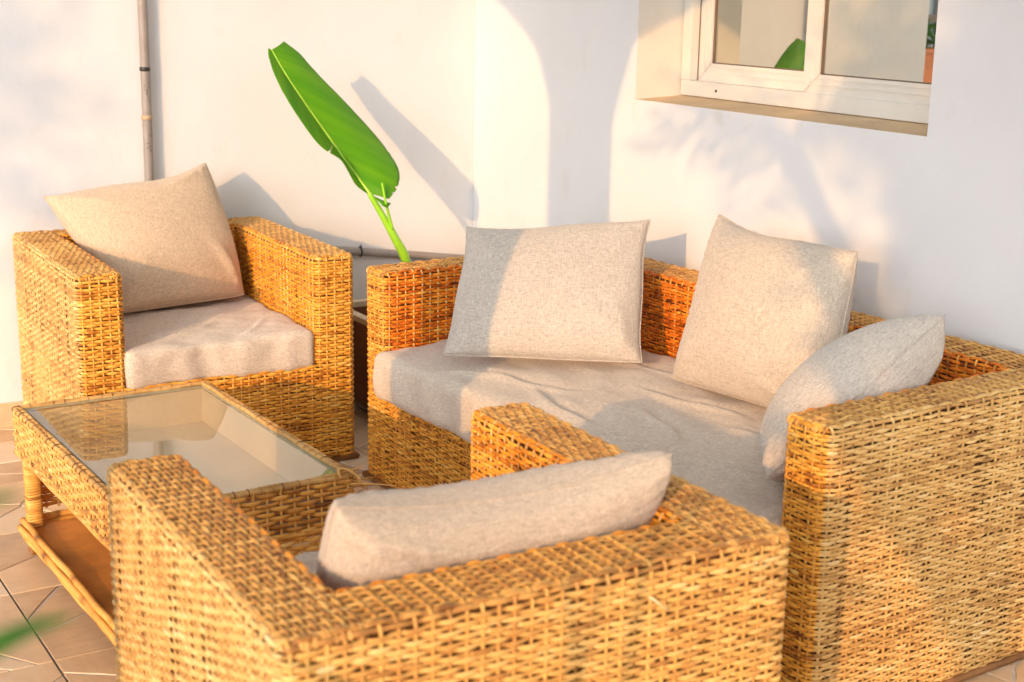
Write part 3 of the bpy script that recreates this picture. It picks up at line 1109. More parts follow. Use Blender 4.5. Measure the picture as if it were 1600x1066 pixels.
def pillow(name, quad, T, seed, m, pull=.055, sag=0.0, zmin=None, n=44, bulge=.46, skew=(0, 0), wr=.0060, folds=5, corner=.015):
    Q = np.array(quad, float)           # BL, BR, TR, TL
    ctr = Q.mean(0)
    ex = (Q[1] - Q[0]) + (Q[2] - Q[3])
    ex /= np.linalg.norm(ex)
    ey = (Q[3] - Q[0]) + (Q[2] - Q[1])
    ez = np.cross(ex, ey); ez /= np.linalg.norm(ez)
    ey = np.cross(ez, ex)
    Rm = np.array([ex, ey, ez])
    Ql = (Q - ctr) @ Rm.T
    u = np.linspace(-1, 1, n + 1)
    # denser near the rim
    u = np.sin(u * math.pi / 2) * .55 + u * .45
    s, t = np.meshgrid(u, u, indexing='ij')
    s, t = s.ravel(), t.ravel()
    g = np.random.default_rng(seed)
    pL, pR, pB, pT = pull if isinstance(pull, tuple) else (pull,) * 4
    s2 = s * (1 - np.where(s < 0, pL, pR) * (1 - t * t) * (1 + .35 * np.sin(3 * t + seed)))
    t2 = t * (1 - np.where(t < 0, pB, pT) * (1 - s * s) * (1 + .35 * np.sin(3 * s + 2 * seed)))
    blunt = 1 - corner * (np.abs(s) ** 5) * (np.abs(t) ** 5)
    s2, t2 = s2 * blunt, t2 * blunt
    a, b = (s2 + 1) / 2, (t2 + 1) / 2
    base = (Ql[0] * ((1 - a) * (1 - b))[:, None] + Ql[1] * (a * (1 - b))[:, None] + Ql[2] * (a * b)[:, None] + Ql[3] * ((1 - a) * b)[:, None])
    prof = np.clip((1 - s * s) * (1 - t * t), 0, 1) ** bulge
    prof *= 1 + skew[0] * s + skew[1] * t
    base[:, 1] -= sag * (1 - s * s) * (t + 1) / 2
    q = MB()
    allv = []
    edge = np.maximum(np.abs(s), np.abs(t))
    I = np.arange((n + 1) ** 2).reshape(n + 1, n + 1)
    for sgn in (1, -1):
        P3 = np.c_[base[:, :2], np.full(len(s), sgn * 3.0)]
        nz = snoise(P3, seed + (0 if sgn > 0 else 50), 14, 3) * wr * 1.1
        # gathers that run in from the seams and corners
        gath = wr * .9 * (np.sin(46 * s + 3 * np.sin(5 * t) + seed) * np.clip(np.abs(t) - .72, 0, 1) + np.sin(46 * t + 3 * np.sin(5 * s)) * np.clip(np.abs(s) - .72, 0, 1)) * 3.2
        for k in range(folds):
            cx_, cy_ = g.choice((-1, 1)), g.choice((-1, 1))
            an = math.atan2(-cy_, -cx_) + g.uniform(-.5, .5)
            ds, dt_ = s - cx_ * .95, t - cy_ * .95
            al = ds * math.cos(an) + dt_ * math.sin(an)
            ac = -ds * math.sin(an) + dt_ * math.cos(an)
            nz += wr * 1.5 * np.exp(-(ac / .07) ** 2) * np.exp(-((al - .35) / .35) ** 2)
        h = sgn * (T / 2 * prof + (nz + gath) * np.clip((1 - edge) * 6, 0, 1))
        P = base.copy()
        P[:, 2] += h
        allv.append(P)
    V = np.concatenate(allv)
    V[:, 2] += 0
    # weld rim: back rim index -> front rim index
    rim = (edge > .9999)
    mp = np.arange(len(s)) + len(s)
    mp[rim] = np.arange(len(s))[rim]
    F1 = np.stack([I[:-1, :-1], I[1:, :-1], I[1:, 1:], I[:-1, 1:]], -1).reshape(-1, 4)
    F2 = mp[F1][:, ::-1]
    if zmin is not None:
        W_ = V @ Rm + ctr
        W_[:, 2] = np.where(W_[:, 2] < zmin + .02, zmin + .02 * np.exp((np.minimum(W_[:, 2], zmin + .02) - zmin - .02) / .02), W_[:, 2])
        V = (W_ - ctr) @ Rm.T
    q.add(V, np.concatenate([F1, F2]))
    o = q.build(name, m)
    Mx = Matrix.Identity(4)
    for i in range(3):
        Mx[i][0], Mx[i][1], Mx[i][2], Mx[i][3] = ex[i], ey[i], ez[i], ctr[i]
    o.matrix_world = Mx
    # seam piping along the bottom and sides
    p = MB()
    rimidx = list(I[:, 0]) + list(I[-1, 1:]) + list(I[::-1, -1][1:]) + list(I[0, ::-1][1:-1])
    p.tube(V[rimidx], .0022, 6, closed=True)
    p.build("seam", m, o)
    return o


P1 = [(-1.475, -.464, .436), (-1.022, -.348, .425), (-1.057, -.132, .821), (-1.573, -.124, .741)]
p1 = pillow("pillow", P1, .21, 3, M['linen_tan'], pull=(.12, -.035, .0, .14), zmin=.412)
tag(p1, "beige linen pillow leaning in the armchair by the back wall, one corner sticking up", "pillow", "linen pillows")
P2 = [(-.873, -1.355, .443), (-.448, -1.662, .442), (-.300, -1.477, .782), (-.681, -1.137, .737)]
p2 = pillow("pillow", P2, .16, 5, M['linen_grey'], pull=(.07, .08, .02, .10), zmin=.425)
tag(p2, "wide pillow at the far end of the sofa, half in shade and half in sun", "pillow", "linen pillows")
P3 = [(-.471, -1.811, .440), (-.385, -2.285, .430), (-.290, -2.237, .819), (-.318, -1.776, .841)]
p3 = pillow("pillow", P3, .20, 8, M['linen'], pull=(.05, .03, .01, .11), zmin=.425)
tag(p3, "upright square pillow in the middle of the sofa against its back", "pillow", "linen pillows")
A4, B4 = np.array((-.815, -2.555, .462)), np.array((-.375, -2.58, .752))
w4 = np.array((.42, .84, -.50)); w4 *= .30 / np.linalg.norm(w4)
e4 = (B4 - A4) / np.linalg.norm(B4 - A4)
P4 = [A4, B4, B4 + w4 * np.array((.2, 1, 1)) - e4 * .06, A4 + w4 + e4 * .12]
p4 = pillow("pillow", P4, .21, 13, M['linen_grey'], pull=(.05, .05, .0, .03), bulge=.47, skew=(.05, -.2))
tag(p4, "grey pillow slumped sideways against the near arm of the sofa", "pillow", "linen pillows")
P5 = [(-1.36, -2.77, .425), (-1.87, -2.76, .425), (-1.905, -2.925, .724), (-1.325, -2.925, .708)]
p5 = pillow("pillow", P5, .185, 17, M['linen'], pull=(.02, .04, .0, .0), bulge=.36, sag=.045, corner=.04, zmin=.412)
tag(p5, "pale pillow in the foreground armchair, seen from behind over the backrest", "pillow", "linen pillows")

# ------------------------------------------------------------------ coffee table
TW, TL, TH = .493, .852, .373
TAP = .116
tab = empty("coffee_table", (-1.877, -1.915, 0), RAD(1.457))
tag(tab, "low woven rattan coffee table with a glass top, between the two armchairs", "table")
wv = {'A': MB(), 'N': MB(), 'F': MB()}
rowt = .0104
zt = np.arange(TH - TAP + .006, TH - .010, rowt)
BL = .45
secs = [((0, TL), (0, 0), 28, 'A', .6), ((0, 0), (TW, 0), 16, 'A', .35), ((TW, 0), (TW, TL), 28, 'A', .5), ((TW, TL), (0, TL), 16, 'A', .4)]
weave_loop(wv, secs, [(z, 0, 0, rowt * .47, k, 0) for k, z in enumerate(zt)], .014, amp=.0036, rt=.0028, seed=301)
def panel(tg, p0, p1, n, z0, z1, seed):
    zz = np.arange(z0, z1, rowt)
    weave_loop(wv, [(p0, p1, n, tg, .3)], [(z, 0, 0, rowt * .485, k, 0) for k, z in enumerate(zz)], .01, amp=.0036, rt=.0026, seed=seed, closed=False)
panel('N', (.02, .004), (TW - .02, .004), 15, .155, TH - TAP, 302)
panel('F', (TW - .02, TL - .004), (.02, TL - .004), 15, .11, TH - TAP, 303)
gst = np.random.default_rng(77)
def tstake(mb, p, z0, z1):
    mb.tube([(p[0], p[1], z0), (p[0], p[1], z1)], .003, 5, tone=.6 + gst.normal(0, .08), bleach=.5, cap=False)
for i in range(28):
    y = (i + .5) * TL / 28
    tstake(wv['A'], (0, y), TH - TAP, TH - .004)
    tstake(wv['A'], (TW, y), TH - TAP, TH - .004)
for i in range(16):
    x = (i + .5) * TW / 16
    tstake(wv['A'], (x, 0), TH - TAP, TH - .004)
    tstake(wv['A'], (x, TL), TH - TAP, TH - .004)
for i in range(15):
    x = .02 + (i + .5) * (TW - .04) / 15
    tstake(wv['N'], (x, .004), .15, TH - TAP)
    tstake(wv['F'], (x, TL - .004), .10, TH - TAP)
# apron: inner boards, weave around them
ap = MB()
th_, e = .014, .007
ap.box((e, e, TH - TAP + .004), (e + th_, TL - e, TH - .016))
ap.box((TW - e - th_, e, TH - TAP + .004), (TW - e, TL - e, TH - .016))
ap.box((e + th_, e, TH - TAP + .004), (TW - e - th_, e + th_, TH - .016))
ap.box((e + th_, TL - e - th_, TH - TAP + .004), (TW - e - th_, TL - e, TH - .016))
apron = ap.build("apron", M['tan_board'], tab, smooth=False)
wv['A'].build("woven_strands", M['rattan'], apron, kind="stuff")
for k in 'NF':
    wv[k].build("end_panel", M['rattan'], tab, kind="stuff")
# rim canes with wrapped bindings
rim = MB()
for (p0, p1, n) in (((0, 0), (TW, 0), 14), ((TW, 0), (TW, TL), 24), ((TW, TL), (0, TL), 14), ((0, TL), (0, 0), 24)):
    p0, p1 = np.array(p0), np.array(p1)
    ss = np.linspace(0, 1, 40)
    d = (p1 - p0) / np.linalg.norm(p1 - p0)
    inn = np.array((-d[1], d[0]))
    for off, zr, rr_ in ((.003, TH - .007, .0058), (.0135, TH - .0055, .0052)):
        pts = np.c_[p0[0] + (p1 - p0)[0] * ss + inn[0] * off, p0[1] + (p1 - p0)[1] * ss + inn[1] * off, zr + .0012 * np.sin(ss * 23 + off * 900)]
        rim.tube(pts, rr_, 8, tone=.40 + .05 * np.sin(ss * 17 + p0[0] * 7), bleach=.75)
for (p0, p1) in (((0, 0), (TW, 0)), ((TW, 0), (TW, TL)), ((TW, TL), (0, TL)), ((0, TL), (0, 0))):
    ss = np.linspace(0, 1, 40)
    rim.tube(np.c_[p0[0] + (p1[0] - p0[0]) * ss, p0[1] + (p1[1] - p0[1]) * ss, TH - TAP + .001 + .001 * np.sin(ss * 31)], .0058, 7, tone=.45 + .12 * np.sin(ss * 19), bleach=.4)
rimo = rim.build("rim", M['rattan'], tab)
bd = MB()
for (p0, p1, n) in (((0, 0), (TW, 0), 17), ((TW, 0), (TW, TL), 26), ((TW, TL), (0, TL), 17), ((0, TL), (0, 0), 30)):
    p0, p1 = np.array(p0), np.array(p1)
    d = (p1 - p0) / np.linalg.norm(p1 - p0)
    inn = np.array((-d[1], d[0]))
    for i in range(n):
        c = p0 + (p1 - p0) * (i + .5 + gst.uniform(-.2, .2)) / n
        a_ = np.linspace(-.4, 2.75, 8)
        pts = [(*(c + inn * (.008 - .0122 * math.cos(a)) + d * .004 * (j / 8)), TH - .007 + .0078 * math.sin(a)) for j, a in enumerate(a_)]
        bd.tube(pts, .0012, 5, tone=gst.uniform(-.1, .5), bleach=.4)
bd.build("rim_binding", M['rattan'], rimo, kind="stuff")
# glass top set inside the rim
q = MB()
q.box((.021, .021, TH - .0125), (TW - .021, TL - .021, TH - .0065))
gtop = q.build("glass_top", M['glass'], tab, smooth=False)
gtop.rotation_euler = (0, RAD(.45), 0)
gtop.location = (0, 0, .0018)
q = MB()
for a_, b_ in (((.0195, .0195), (TW - .0195, .0209)), ((.0195, TL - .0209), (TW - .0195, TL - .0195)), ((.0195, .0209), (.0209, TL - .0209)), ((TW - .0209, .0209), (TW - .0195, TL - .0209))):
    q.box((*a_, TH - .0125), (*b_, TH - .0066))
q.build("glass_edge", M['glass_edge'], gtop, smooth=False)
boxobj("inner_tray", (.0215, .0215, TH - TAP + .004), (TW - .0215, TL - .0215, TH - TAP + .012), M['tan_board'], tab)
# legs wrapped with cane
for (x, y) in ((.028, .032), (TW - .028, .032), (TW - .028, TL - .032), (.028, TL - .032)):
    q = MB()
    q.box((x - .013, y - .013, 0), (x + .013, y + .013, TH - TAP + .002), tone=.25)
    for z in np.arange(.022, TH - TAP - .002, .0065):
        cr = .0165
        a_ = np.linspace(0, 2 * np.pi, 13)[:-1]
        sq = np.c_[np.sign(np.cos(a_)) * np.abs(np.cos(a_)) ** .5, np.sign(np.sin(a_)) * np.abs(np.sin(a_)) ** .5] * cr
        q.tube(np.c_[x + sq[:, 0], y + sq[:, 1], z + .0012 * np.cos(a_ + z * 80)], .0036, 6, tone=.5 + gst.normal(0, .14), bleach=.35, closed=True)
    lg = q.build("leg", M['rattan'], tab)
    boxobj("foot", (x - .017, y - .017, 0), (x + .017, y + .017, .016), M['rail'], lg, .003)
# lower shelf and the pole pairs that carry it
boxobj("shelf", (.022, .03, .062), (TW - .022, TL - .03, .070), M['brown_board'], tab)
for (p0, p1) in (((0.0, 0.004), (0.0, TL - .004)), ((TW, 0.004), (TW, TL - .004)), ((.01, .004), (TW - .01, .004)), ((.01, TL - .004), (TW - .01, TL - .004))):
    q = MB()
    p0, p1 = np.array(p0), np.array(p1)
    for k, (dz, off) in enumerate(((.079, .005), (.0635, -.002), (.049, .003))):
        ss = np.linspace(0, 1, 30)
        d = (p1 - p0) / np.linalg.norm(p1 - p0)
        inn = np.array((-d[1], d[0])) * (1 if d[1] < .5 else -1)
        wob = .0009 * np.sin(ss * 15 + k * 2) + .0005 * np.sin(ss * 37 + k)
        P = np.c_[p0[0] + (p1 - p0)[0] * ss, p0[1] + (p1 - p0)[1] * ss, dz + wob]
        P[:, 0] += (off + wob) * (1 if d[1] > .5 and p0[0] < .1 else -1 if d[1] > .5 else 0)
        kn = 1 + .10 * (np.abs(np.sin(ss * 9.5 + k)) > .985)
        q.tube(P, .0080 * kn, 10, tone=.52 + .14 * np.sin(ss * 13 + k) - .35 * (kn > 1.05), bleach=.35)
    q.build("shelf_pole", M['rattan'], tab)
# frayed cane ends at the near right corner
q = MB()
gf = np.random.default_rng(31)
for k in range(15):
    p = np.array((TW - .012 + gf.uniform(-.01, .015), .004 + gf.uniform(-.01, .012), TH - gf.uniform(0, .085)))
    dirv = np.array((gf.uniform(.4, 1.3), gf.uniform(-1.0, .1), gf.uniform(-.2, .5)))
    dirv /= np.linalg.norm(dirv)
    L = gf.uniform(.018, .060)
    ss = np.linspace(0, 1, 9)
    curl = gf.normal(0, .35, 3)
    pts = p + dirv * (ss * L)[:, None] + np.outer(ss ** 2 * L, curl) - np.outer(ss ** 2, (0, 0, .35 * L))
    q.tube(pts, np.linspace(.0026, .0010, 9), 5, tone=gf.uniform(.2, .7), bleach=.6)
for k in range(3):
    ss = np.linspace(0, 1, 14)
    a_ = -.6 + 3.6 * ss
    rr_ = .016 + .004 * k
    pts = np.c_[TW - .016 + rr_ * np.cos(a_ + k * .4), .0 - .006 * k + .012 * np.sin(a_), TH - .006 + rr_ * .8 * np.sin(a_)]
    q.tube(pts, .0022, 5, tone=.4 + .1 * k, bleach=.6)
q.build("frayed_cane", M['rattan'], tab, kind="stuff")

# ------------------------------------------------------------------ planter with the banana plant
pl_ = empty("planter_box", (-.52, -.42, 0))
tag(pl_, "dark wooden planter box with a pale rim in the corner behind the sofa arm", "planter")
q = MB()
w_, h_ = .30, .33
for sx, sy, wx, wy in ((-1, 0, .02, w_), (1, 0, .02, w_), (0, -1, w_ - .02, .02), (0, 1, w_ - .02, .02)):
    cx_, cy_ = sx * (w_ / 2), sy * (w_ / 2)
    q.box((cx_ - wx / 2, cy_ - wy / 2 - (.01 if sx else 0), .05), (cx_ + wx / 2, cy_ + wy / 2 + (.01 if sx else 0), h_))
bx = q.build("box_side", M['planter'], pl_, smooth=False)
q = MB()
for (a_, b_) in (((-.175, -.175), (.175, -.145)), ((-.175, .145), (.175, .175)), ((-.175, -.145), (-.145, .145)), ((.145, -.145), (.175, .145))):
    q.box((*a_, h_), (*b_, h_ + .02))
bevel(q.build("rim", M['planter_rim'], pl_, smooth=False), .003)
q = MB()
q.box((-.138, -.138, .06), (.138, .138, h_ - .035))
q.build("soil", M['soil'], pl_, smooth=False)
for sx in (-1, 1):
    for sy in (-1, 1):
        boxobj("foot", (sx * .13 - .02, sy * .13 - .02, 0), (sx * .13 + .02, sy * .13 + .02, .05), M['pipe_dark'], pl_)

bp = empty("banana_plant", (-.50, -.44, .30))
tag(bp, "banana plant with one tall bright green leaf rising behind the sofa arm", "plant")
BO_ = np.array((-.50, -.44, .30))
def px2(p, y):
    d = fwd + rr * (p[0] - 800) / FPX - uu * (p[1] - 533) / FPX
    return CAM + d * (y - CAM[1]) / d[1]
# outline of the leaf at its measured distance (tip 0.31 m, base 0.42 m from the wall)
mid = [(424, 78), (430, 88), (445, 114), (476, 161), (511, 211), (539, 251), (563, 283), (577, 302)]
lef = [(420, 75), (420, 90), (431, 120), (456, 168), (499, 226), (533, 251), (556, 288), (574, 303)]
rig = [(444, 65), (466, 82), (492, 110), (548, 169), (596, 222), (621, 262), (623, 290), (607, 311)]
ym = np.array([-.312, -.317, -.33, -.348, -.366, -.384, -.402, -.42])
fm = np.array([px2(p, y) for p, y in zip(mid, ym)])
foldl = np.array([.0, .015, .04, .065, .07, .05, .03, .0])
foldr = np.array([-.01, -.02, -.025, -.02, .0, .025, .04, .03])
fl_ = np.array([px2(p, y - d) for p, y, d in zip(lef, ym, foldl)])
fr_ = np.array([px2(p, y - d) for p, y, d in zip(rig, ym, foldr)])
def resample(P, n):
    t0 = np.linspace(0, 1, len(P))
    tt = np.linspace(0, 1, n)
    # smooth cubic through points (Catmull-Rom)
    out = []
    for x in tt:
        f_ = x * (len(P) - 1)
        i = min(int(f_), len(P) - 2)
        u = f_ - i
        p0, p1_, p2_, p3_ = P[max(i - 1, 0)], P[i], P[i + 1], P[min(i + 2, len(P) - 1)]
        out.append(.5 * ((2 * p1_) + (-p0 + p2_) * u + (2 * p0 - 5 * p1_ + 4 * p2_ - p3_) * u ** 2 + (-p0 + 3 * p1_ - 3 * p2_ + p3_) * u ** 3))
    return np.array(out)
NL, NW = 110, 14
mR, lR, rR = resample(fm, NL), resample(fl_, NL), resample(fr_, NL)
gl = np.random.default_rng(12)
lv = MB()
for side, E in (('l', lR), ('r', rR)):
    w = np.linspace(0, 1, NW)
    G = mR[:, None] * (1 - w)[None, :, None] + E[:, None] * w[None, :, None]
    wid = np.linalg.norm(E - mR, axis=1)
    arch = np.sin(w * math.pi)[None] * wid[:, None] * (.10 if side == 'r' else .05)
    G[..., 1] -= arch
    ripple = (np.sin(np.arange(NL) * .55)[:, None] * .0005 + np.sin(np.arange(NL) * .21 + 1)[:, None] * .003) * (w ** 1.5)[None]
    G[..., 1] += ripple
    # ragged rim
    rag = gl.normal(0, .0004, NL)
    if side == 'r':
        rag[:6] += np.array([.004, -.003, .005, -.002, .003, 0])
        for k_ in (95, 96, 101):
            rag[k_] -= .008
    G[:, -1] += ((E - mR) / (wid[:, None] + 1e-6)) * rag[:, None]
    I = np.arange(NL * NW).reshape(NL, NW)
    Fq = np.stack([I[:-1, :-1], I[1:, :-1], I[1:, 1:], I[:-1, 1:]], -1).reshape(-1, 4)
    along = np.repeat(np.linspace(0, 1, NL), NW) - .16 * np.tile(w, NL)
    if side == 'l':
        Fq = Fq[:, ::-1]
        # a torn slit with a dry edge about two thirds down
        tear = (np.abs(np.arange(NL) - 68) < 1)
        keep = ~((tear[(Fq[:, 0] // NW)]) & ((Fq[:, 0] % NW) > 10))
        Fq = Fq[keep]
    lv.add(G.reshape(-1, 3) - BO_, Fq, along)
leafm = lv.mesh("leaf", M['banana'])
at = leafm.attributes.new("along", 'FLOAT', 'POINT')
vals = np.zeros(len(leafm.vertices), np.float32)
leafm.attributes["tone"].data.foreach_get("value", vals)
at.data.foreach_set("value", vals)
leaf = bpy.data.objects.new("leaf", leafm)
COL.objects.link(leaf)
leaf.parent = bp
sd = leaf.modifiers.new("solid", 'SOLIDIFY')
sd.thickness = .0012
q = MB()
q.tube(mR - BO_ + np.array((0, -.002, 0)), np.linspace(.0016, .0058, NL), 8)
q.build("midrib", M['midrib'], leaf)
q = MB()
sl = np.linspace(.25, 1.0, 10)
tl = mR[67] * (1 - sl)[:, None] + lR[69] * sl[:, None]
q.tube(tl - BO_ - np.array((0, .003, 0)), .0013, 5)
q.build("torn_edge", M['dry_leaf'], leaf)
# petiole down into the planter
b0 = px2((577, 302), -.42)
b1, b2, b3 = px2((598, 338), -.435), px2((617, 372), -.445), px2((634, 408), -.45)
pt = resample(np.array([b0, b1, b2, b3, b3 + np.array((.012, .0, -.12)), b3 + np.array((.016, .0, -.24))]), 40)
q = MB()
q.tube(pt - BO_, np.linspace(.0085, .021, 40), 12)
q.build("stalk", M['stalk'], bp)
q = MB()
c0, c1, c2 = px2((597, 286), -.46), px2((604, 322), -.455), px2((613, 358), -.45)
q.tube(resample(np.array([c0, c1, c2]), 14) - BO_, np.linspace(.0032, .0060, 14), 8)
q.build("young_shoot", M['stalk'], bp)
q = MB()
sA, sB, sC, sD = px2((583, 306), -.44), px2((598, 322), -.462), px2((611, 318), -.46), px2((600, 314), -.45)
q.add(np.array([sA, sB, sC, sD, sB + (sC - sA) * .25]) - BO_, [(0, 1, 4), (0, 4, 3), (4, 2, 3)])
sh = q.build("leaf_sheath", M['banana'], bp)
m_ = sh.modifiers.new("solid", 'SOLIDIFY')
m_.thickness = .0015

# ------------------------------------------------------------------ garden side (mostly seen only as shade and in the panes)
def palm(name, base, height, nfr, flen, seed, label, tilt0=(.25, 1.15), lean=(0, 0)):
    root = empty(name, base)
    tag(root, label, "palm tree", "garden trees")
    g = np.random.default_rng(seed)
    q = MB()
    zz = np.linspace(0, height, 14)
    lk = (zz / height) ** 1.4
    q.tube(np.c_[.04 * np.sin(zz) + lean[0] * lk, .03 * np.sin(zz * 1.3) + lean[1] * lk, zz], np.linspace(.055, .035, 14), 10)
    q.build("trunk", M['bark'], root)
    q = MB()
    top = np.array((.04 * math.sin(height) + lean[0], .03 * math.sin(height * 1.3) + lean[1], height))
    for i in range(nfr):
        az = i * 2.399 + g.uniform(-.3, .3)
        el = g.uniform(*tilt0)
        n = 16
        ss = np.linspace(0, 1, n)
        L = flen * g.uniform(.8, 1.1)
        hor = np.array((math.cos(az), math.sin(az), 0))
        P = top + np.outer(ss * L * math.cos(el), hor) + np.outer(ss * L * math.sin(el) - .38 * L * ss ** 2, (0, 0, 1))
        q.tube(P, np.linspace(.010, .003, n), 5)
        sidev = np.cross(hor, (0, 0, 1))
        for j in range(3, n):
            for sg in (-1, 1):
                ll = .34 * math.sin(math.pi * (.12 + .83 * ss[j])) * flen
                d = hor * .55 + sidev * sg * .8 + np.array((0, 0, -.25 + g.normal(0, .12)))
                d /= np.linalg.norm(d)
                wv_ = np.cross(d, (0, 0, 1)); wv_ /= np.linalg.norm(wv_)
                a_ = P[j]
                q.add([a_, a_ + d * ll * .5 + wv_ * .013, a_ + d * ll, a_ + d * ll * .5 - wv_ * .013], [(0, 1, 2, 3)])
    q.build("crown", M['foliage'], root, smooth=False)
    return root


def leafy_tree(name, base, height, centre, rad, nleaf, seed, label, ls=.055):
    root = empty(name, base)
    tag(root, label, "tree", "garden trees")
    g = np.random.default_rng(seed)
    q = MB()
    c = np.array(centre)
    zz = np.linspace(0, 1, 10)
    q.tube(np.c_[c[0] * zz ** 2, c[1] * zz ** 2, c[2] * zz], np.linspace(.10, .04, 10), 9)
    for k in range(9):
        d = g.normal(size=3); d /= np.linalg.norm(d)
        q.tube([c * .8, c + d * np.array(rad) * .4, c + d * np.array(rad) * .8], [.03, .02, .008], 6)
    q.build("trunk", M['bark'], root)
    q = MB()
    cl = g.normal(size=(26, 3)); cl /= np.linalg.norm(cl, axis=1)[:, None]
    cl = cl * g.uniform(.35, .95, (26, 1)) * np.array(rad)
    k = g.integers(0, 26, nleaf)
    C = c + cl[k] + g.normal(0, 1, (nleaf, 3)) * np.array(rad) * .2
    d = g.normal(size=(nleaf, 3)); d /= np.linalg.norm(d, axis=1)[:, None]
    w = np.cross(d, g.normal(size=(nleaf, 3))); w /= np.linalg.norm(w, axis=1)[:, None]
    s = ls * g.uniform(.6, 1.3, (nleaf, 1))
    V = np.stack([C - d * s, C + w * s * .45, C + d * s, C - w * s * .45], 1).reshape(-1, 3)
    q.add(V, np.arange(nleaf * 4).reshape(-1, 4))
    q.build("crown", M['foliage'], root, smooth=False)
    return root


palm("palm_tree", (-3.36, -5.52, -.12), 2.06, 15, .70, 61, "slim leaning palm with feathery fronds, shading the wall under the window", lean=(.18, 1.50))
leafy_tree("garden_tree", (-6.6, -7.40, -.12), 3.0, (0, .05, 2.98), (.65, .60, .78), 2500, 62, "leafy garden tree with a rounded crown, shading the near end of the sofa")
leafy_tree("garden_tree", (-9.2, -5.45, -.12), 3.0, (0, .05, 3.45), (.55, .32, .75), 420, 63, "slender garden tree farther off beyond the arcade, throwing faint shade on the back wall")

# what the right-hand pane mirrors past the end of the back wall
pw = MB()
pw.box((-4.6, 1.0, -.12), (-1.8, 1.18, .90))
tag(pw.build("parapet_wall", M['concrete'], smooth=False), "low grey parapet wall in the garden, mirrored in the window", "wall")
tp = empty("flower_trough", (-3.1, 1.09, .90))
tag(tp, "terracotta flower trough with green leaves on the parapet, mirrored in the window", "planter")
q = MB()
q.add([(-.45, -.07, 0), (.45, -.07, 0), (.45, .07, 0), (-.45, .07, 0), (-.48, -.09, .16), (.48, -.09, .16), (.48, .09, .16), (-.48, .09, .16)],
      [(0, 3, 2, 1), (0, 1, 5, 4), (1, 2, 6, 5), (2, 3, 7, 6), (3, 0, 4, 7)])
q.box((-.49, -.10, .16), (.49, -.075, .185)); q.box((-.49, .075, .16), (.49, .10, .185))
q.box((-.49, -.075, .16), (-.465, .075, .185)); q.box((.465, -.075, .16), (.49, .075, .185))
q.build("trough", M['terracotta'], tp, smooth=False)
q = MB()
g = np.random.default_rng(3)
for k in range(110):
    c = np.array((g.uniform(-.42, .42), g.uniform(-.05, .05), .16 + g.uniform(0, .16)))
    d = g.normal(size=3) + np.array((0, 0, .6)); d /= np.linalg.norm(d)
    w = np.cross(d, g.normal(size=3)); w /= np.linalg.norm(w)
    q.add([c, c + d * .05 + w * .016, c + d * .1, c + d * .05 - w * .016], [(0, 1, 2, 3)])
q.build("leaves", M['blade'], tp, smooth=False, kind="stuff")
fe = empty("railing", (-4.0, 2.4, -.12))
tag(fe, "dark iron garden railing behind the parapet, mirrored in the window", "railing")
for k in range(26):
    q = MB()
    q.tube([(-2.5 + k * .16, 0, 0), (-2.5 + k * .16, 0, 1.32)], .012, 6)
    q.build("baluster", M['iron'], fe)
q = MB()
for z in (.2, 1.3):
    q.box((-2.6, -.02, z), (1.7, .02, z + .05))
q.build("rail", M['iron'], fe, smooth=False)
ho = empty("house", (-9.5, 9.0, -.12))
tag(ho, "blue grey house across the garden, mirrored in the window", "house")
q = MB(); q.box((-5, 0, 0), (6.5, 5, 3.2))
q.build("wall", M['blue_wall'], ho, smooth=False)
q = MB(); q.add([(-5.4, -.4, 3.2), (6.9, -.4, 3.2), (6.9, 5.4, 3.2), (-5.4, 5.4, 3.2), (-5.4, 2.5, 4.8), (6.9, 2.5, 4.8)], [(0, 1, 5, 4), (2, 3, 4, 5), (0, 4, 3), (1, 2, 5), (0, 3, 2, 1)])
q.build("roof", M['roof_tile'], ho, smooth=False)
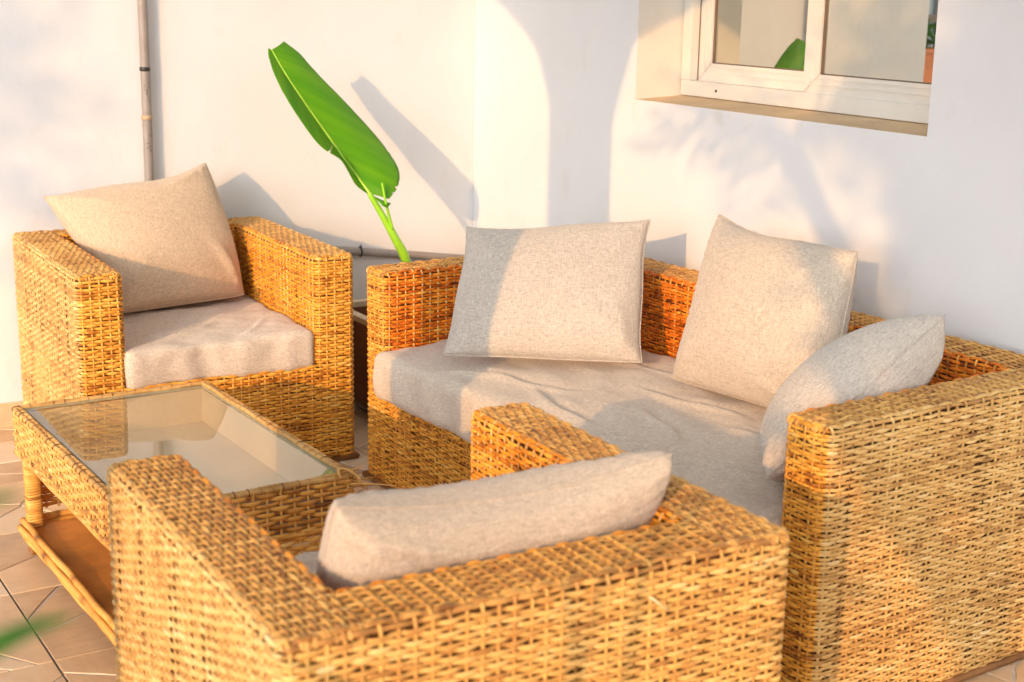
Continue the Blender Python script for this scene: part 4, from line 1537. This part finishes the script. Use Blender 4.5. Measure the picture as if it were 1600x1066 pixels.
for x in (-3.2, -.6, 1.6, 4.0):
    w_o = boxobj("window", (x, -.05, .9), (x + 1.0, -.002, 2.2), M['frame'], ho)
    boxobj("pane", (x + .06, -.06, .96), (x + .94, -.052, 2.14), M['glass_dark'], w_o)

# plant close to the camera whose blurred blades enter at the lower left
gp = empty("garden_plant", (-3.02, -4.10, -.12))
tag(gp, "strappy green garden plant close to the viewer, its blurred blade crossing the lower left corner", "plant")
def blade(pts, w, nm="blade"):
    P = resample(np.array(pts), 30)
    t = np.gradient(P, axis=0); t /= np.linalg.norm(t, axis=1)[:, None]
    sd_ = np.cross(t, fwd); sd_ /= np.linalg.norm(sd_, axis=1)[:, None]
    ws = w * np.sin(np.linspace(.25, math.pi, 30)) ** .8
    q = MB()
    L_, R_ = P + sd_ * ws[:, None], P - sd_ * ws[:, None]
    V = np.stack([L_, P + .3 * ws[:, None] * np.array((0, 0, -1)), R_], 1).reshape(-1, 3) - np.array((-3.02, -4.10, -.12))
    I = np.arange(90).reshape(30, 3)
    q.add(V, np.stack([I[:-1, :-1], I[1:, :-1], I[1:, 1:], I[:-1, 1:]], -1).reshape(-1, 4))
    o = q.build(nm, M['blade'], gp)
    o.modifiers.new("solid", 'SOLIDIFY').thickness = .0008
def cpt(p, d):
    v_ = fwd + rr * (p[0] - 800) / FPX - uu * (p[1] - 533) / FPX
    return CAM + v_ * d
root0 = np.array((-3.02, -4.10, -.12))
blade([root0, np.array((-2.93, -4.10, .55)), cpt((-260, 1130), .66), cpt((-60, 1035), .62), cpt((40, 985), .60), cpt((118, 962), .58)], .0062)
blade([root0, np.array((-2.97, -4.08, .6)), np.array((-2.88, -4.06, 1.02)), cpt((-150, 850), .62), cpt((-40, 790), .60), cpt((38, 772), .58)], .0050)
blade([root0, np.array((-3.0, -4.10, .5)), np.array((-3.05, -4.15, .95)), np.array((-3.15, -4.2, 1.15))], .009)
blade([root0, np.array((-3.05, -4.05, .5)), np.array((-3.16, -4.0, .9)), np.array((-3.3, -3.95, 1.0))], .009)
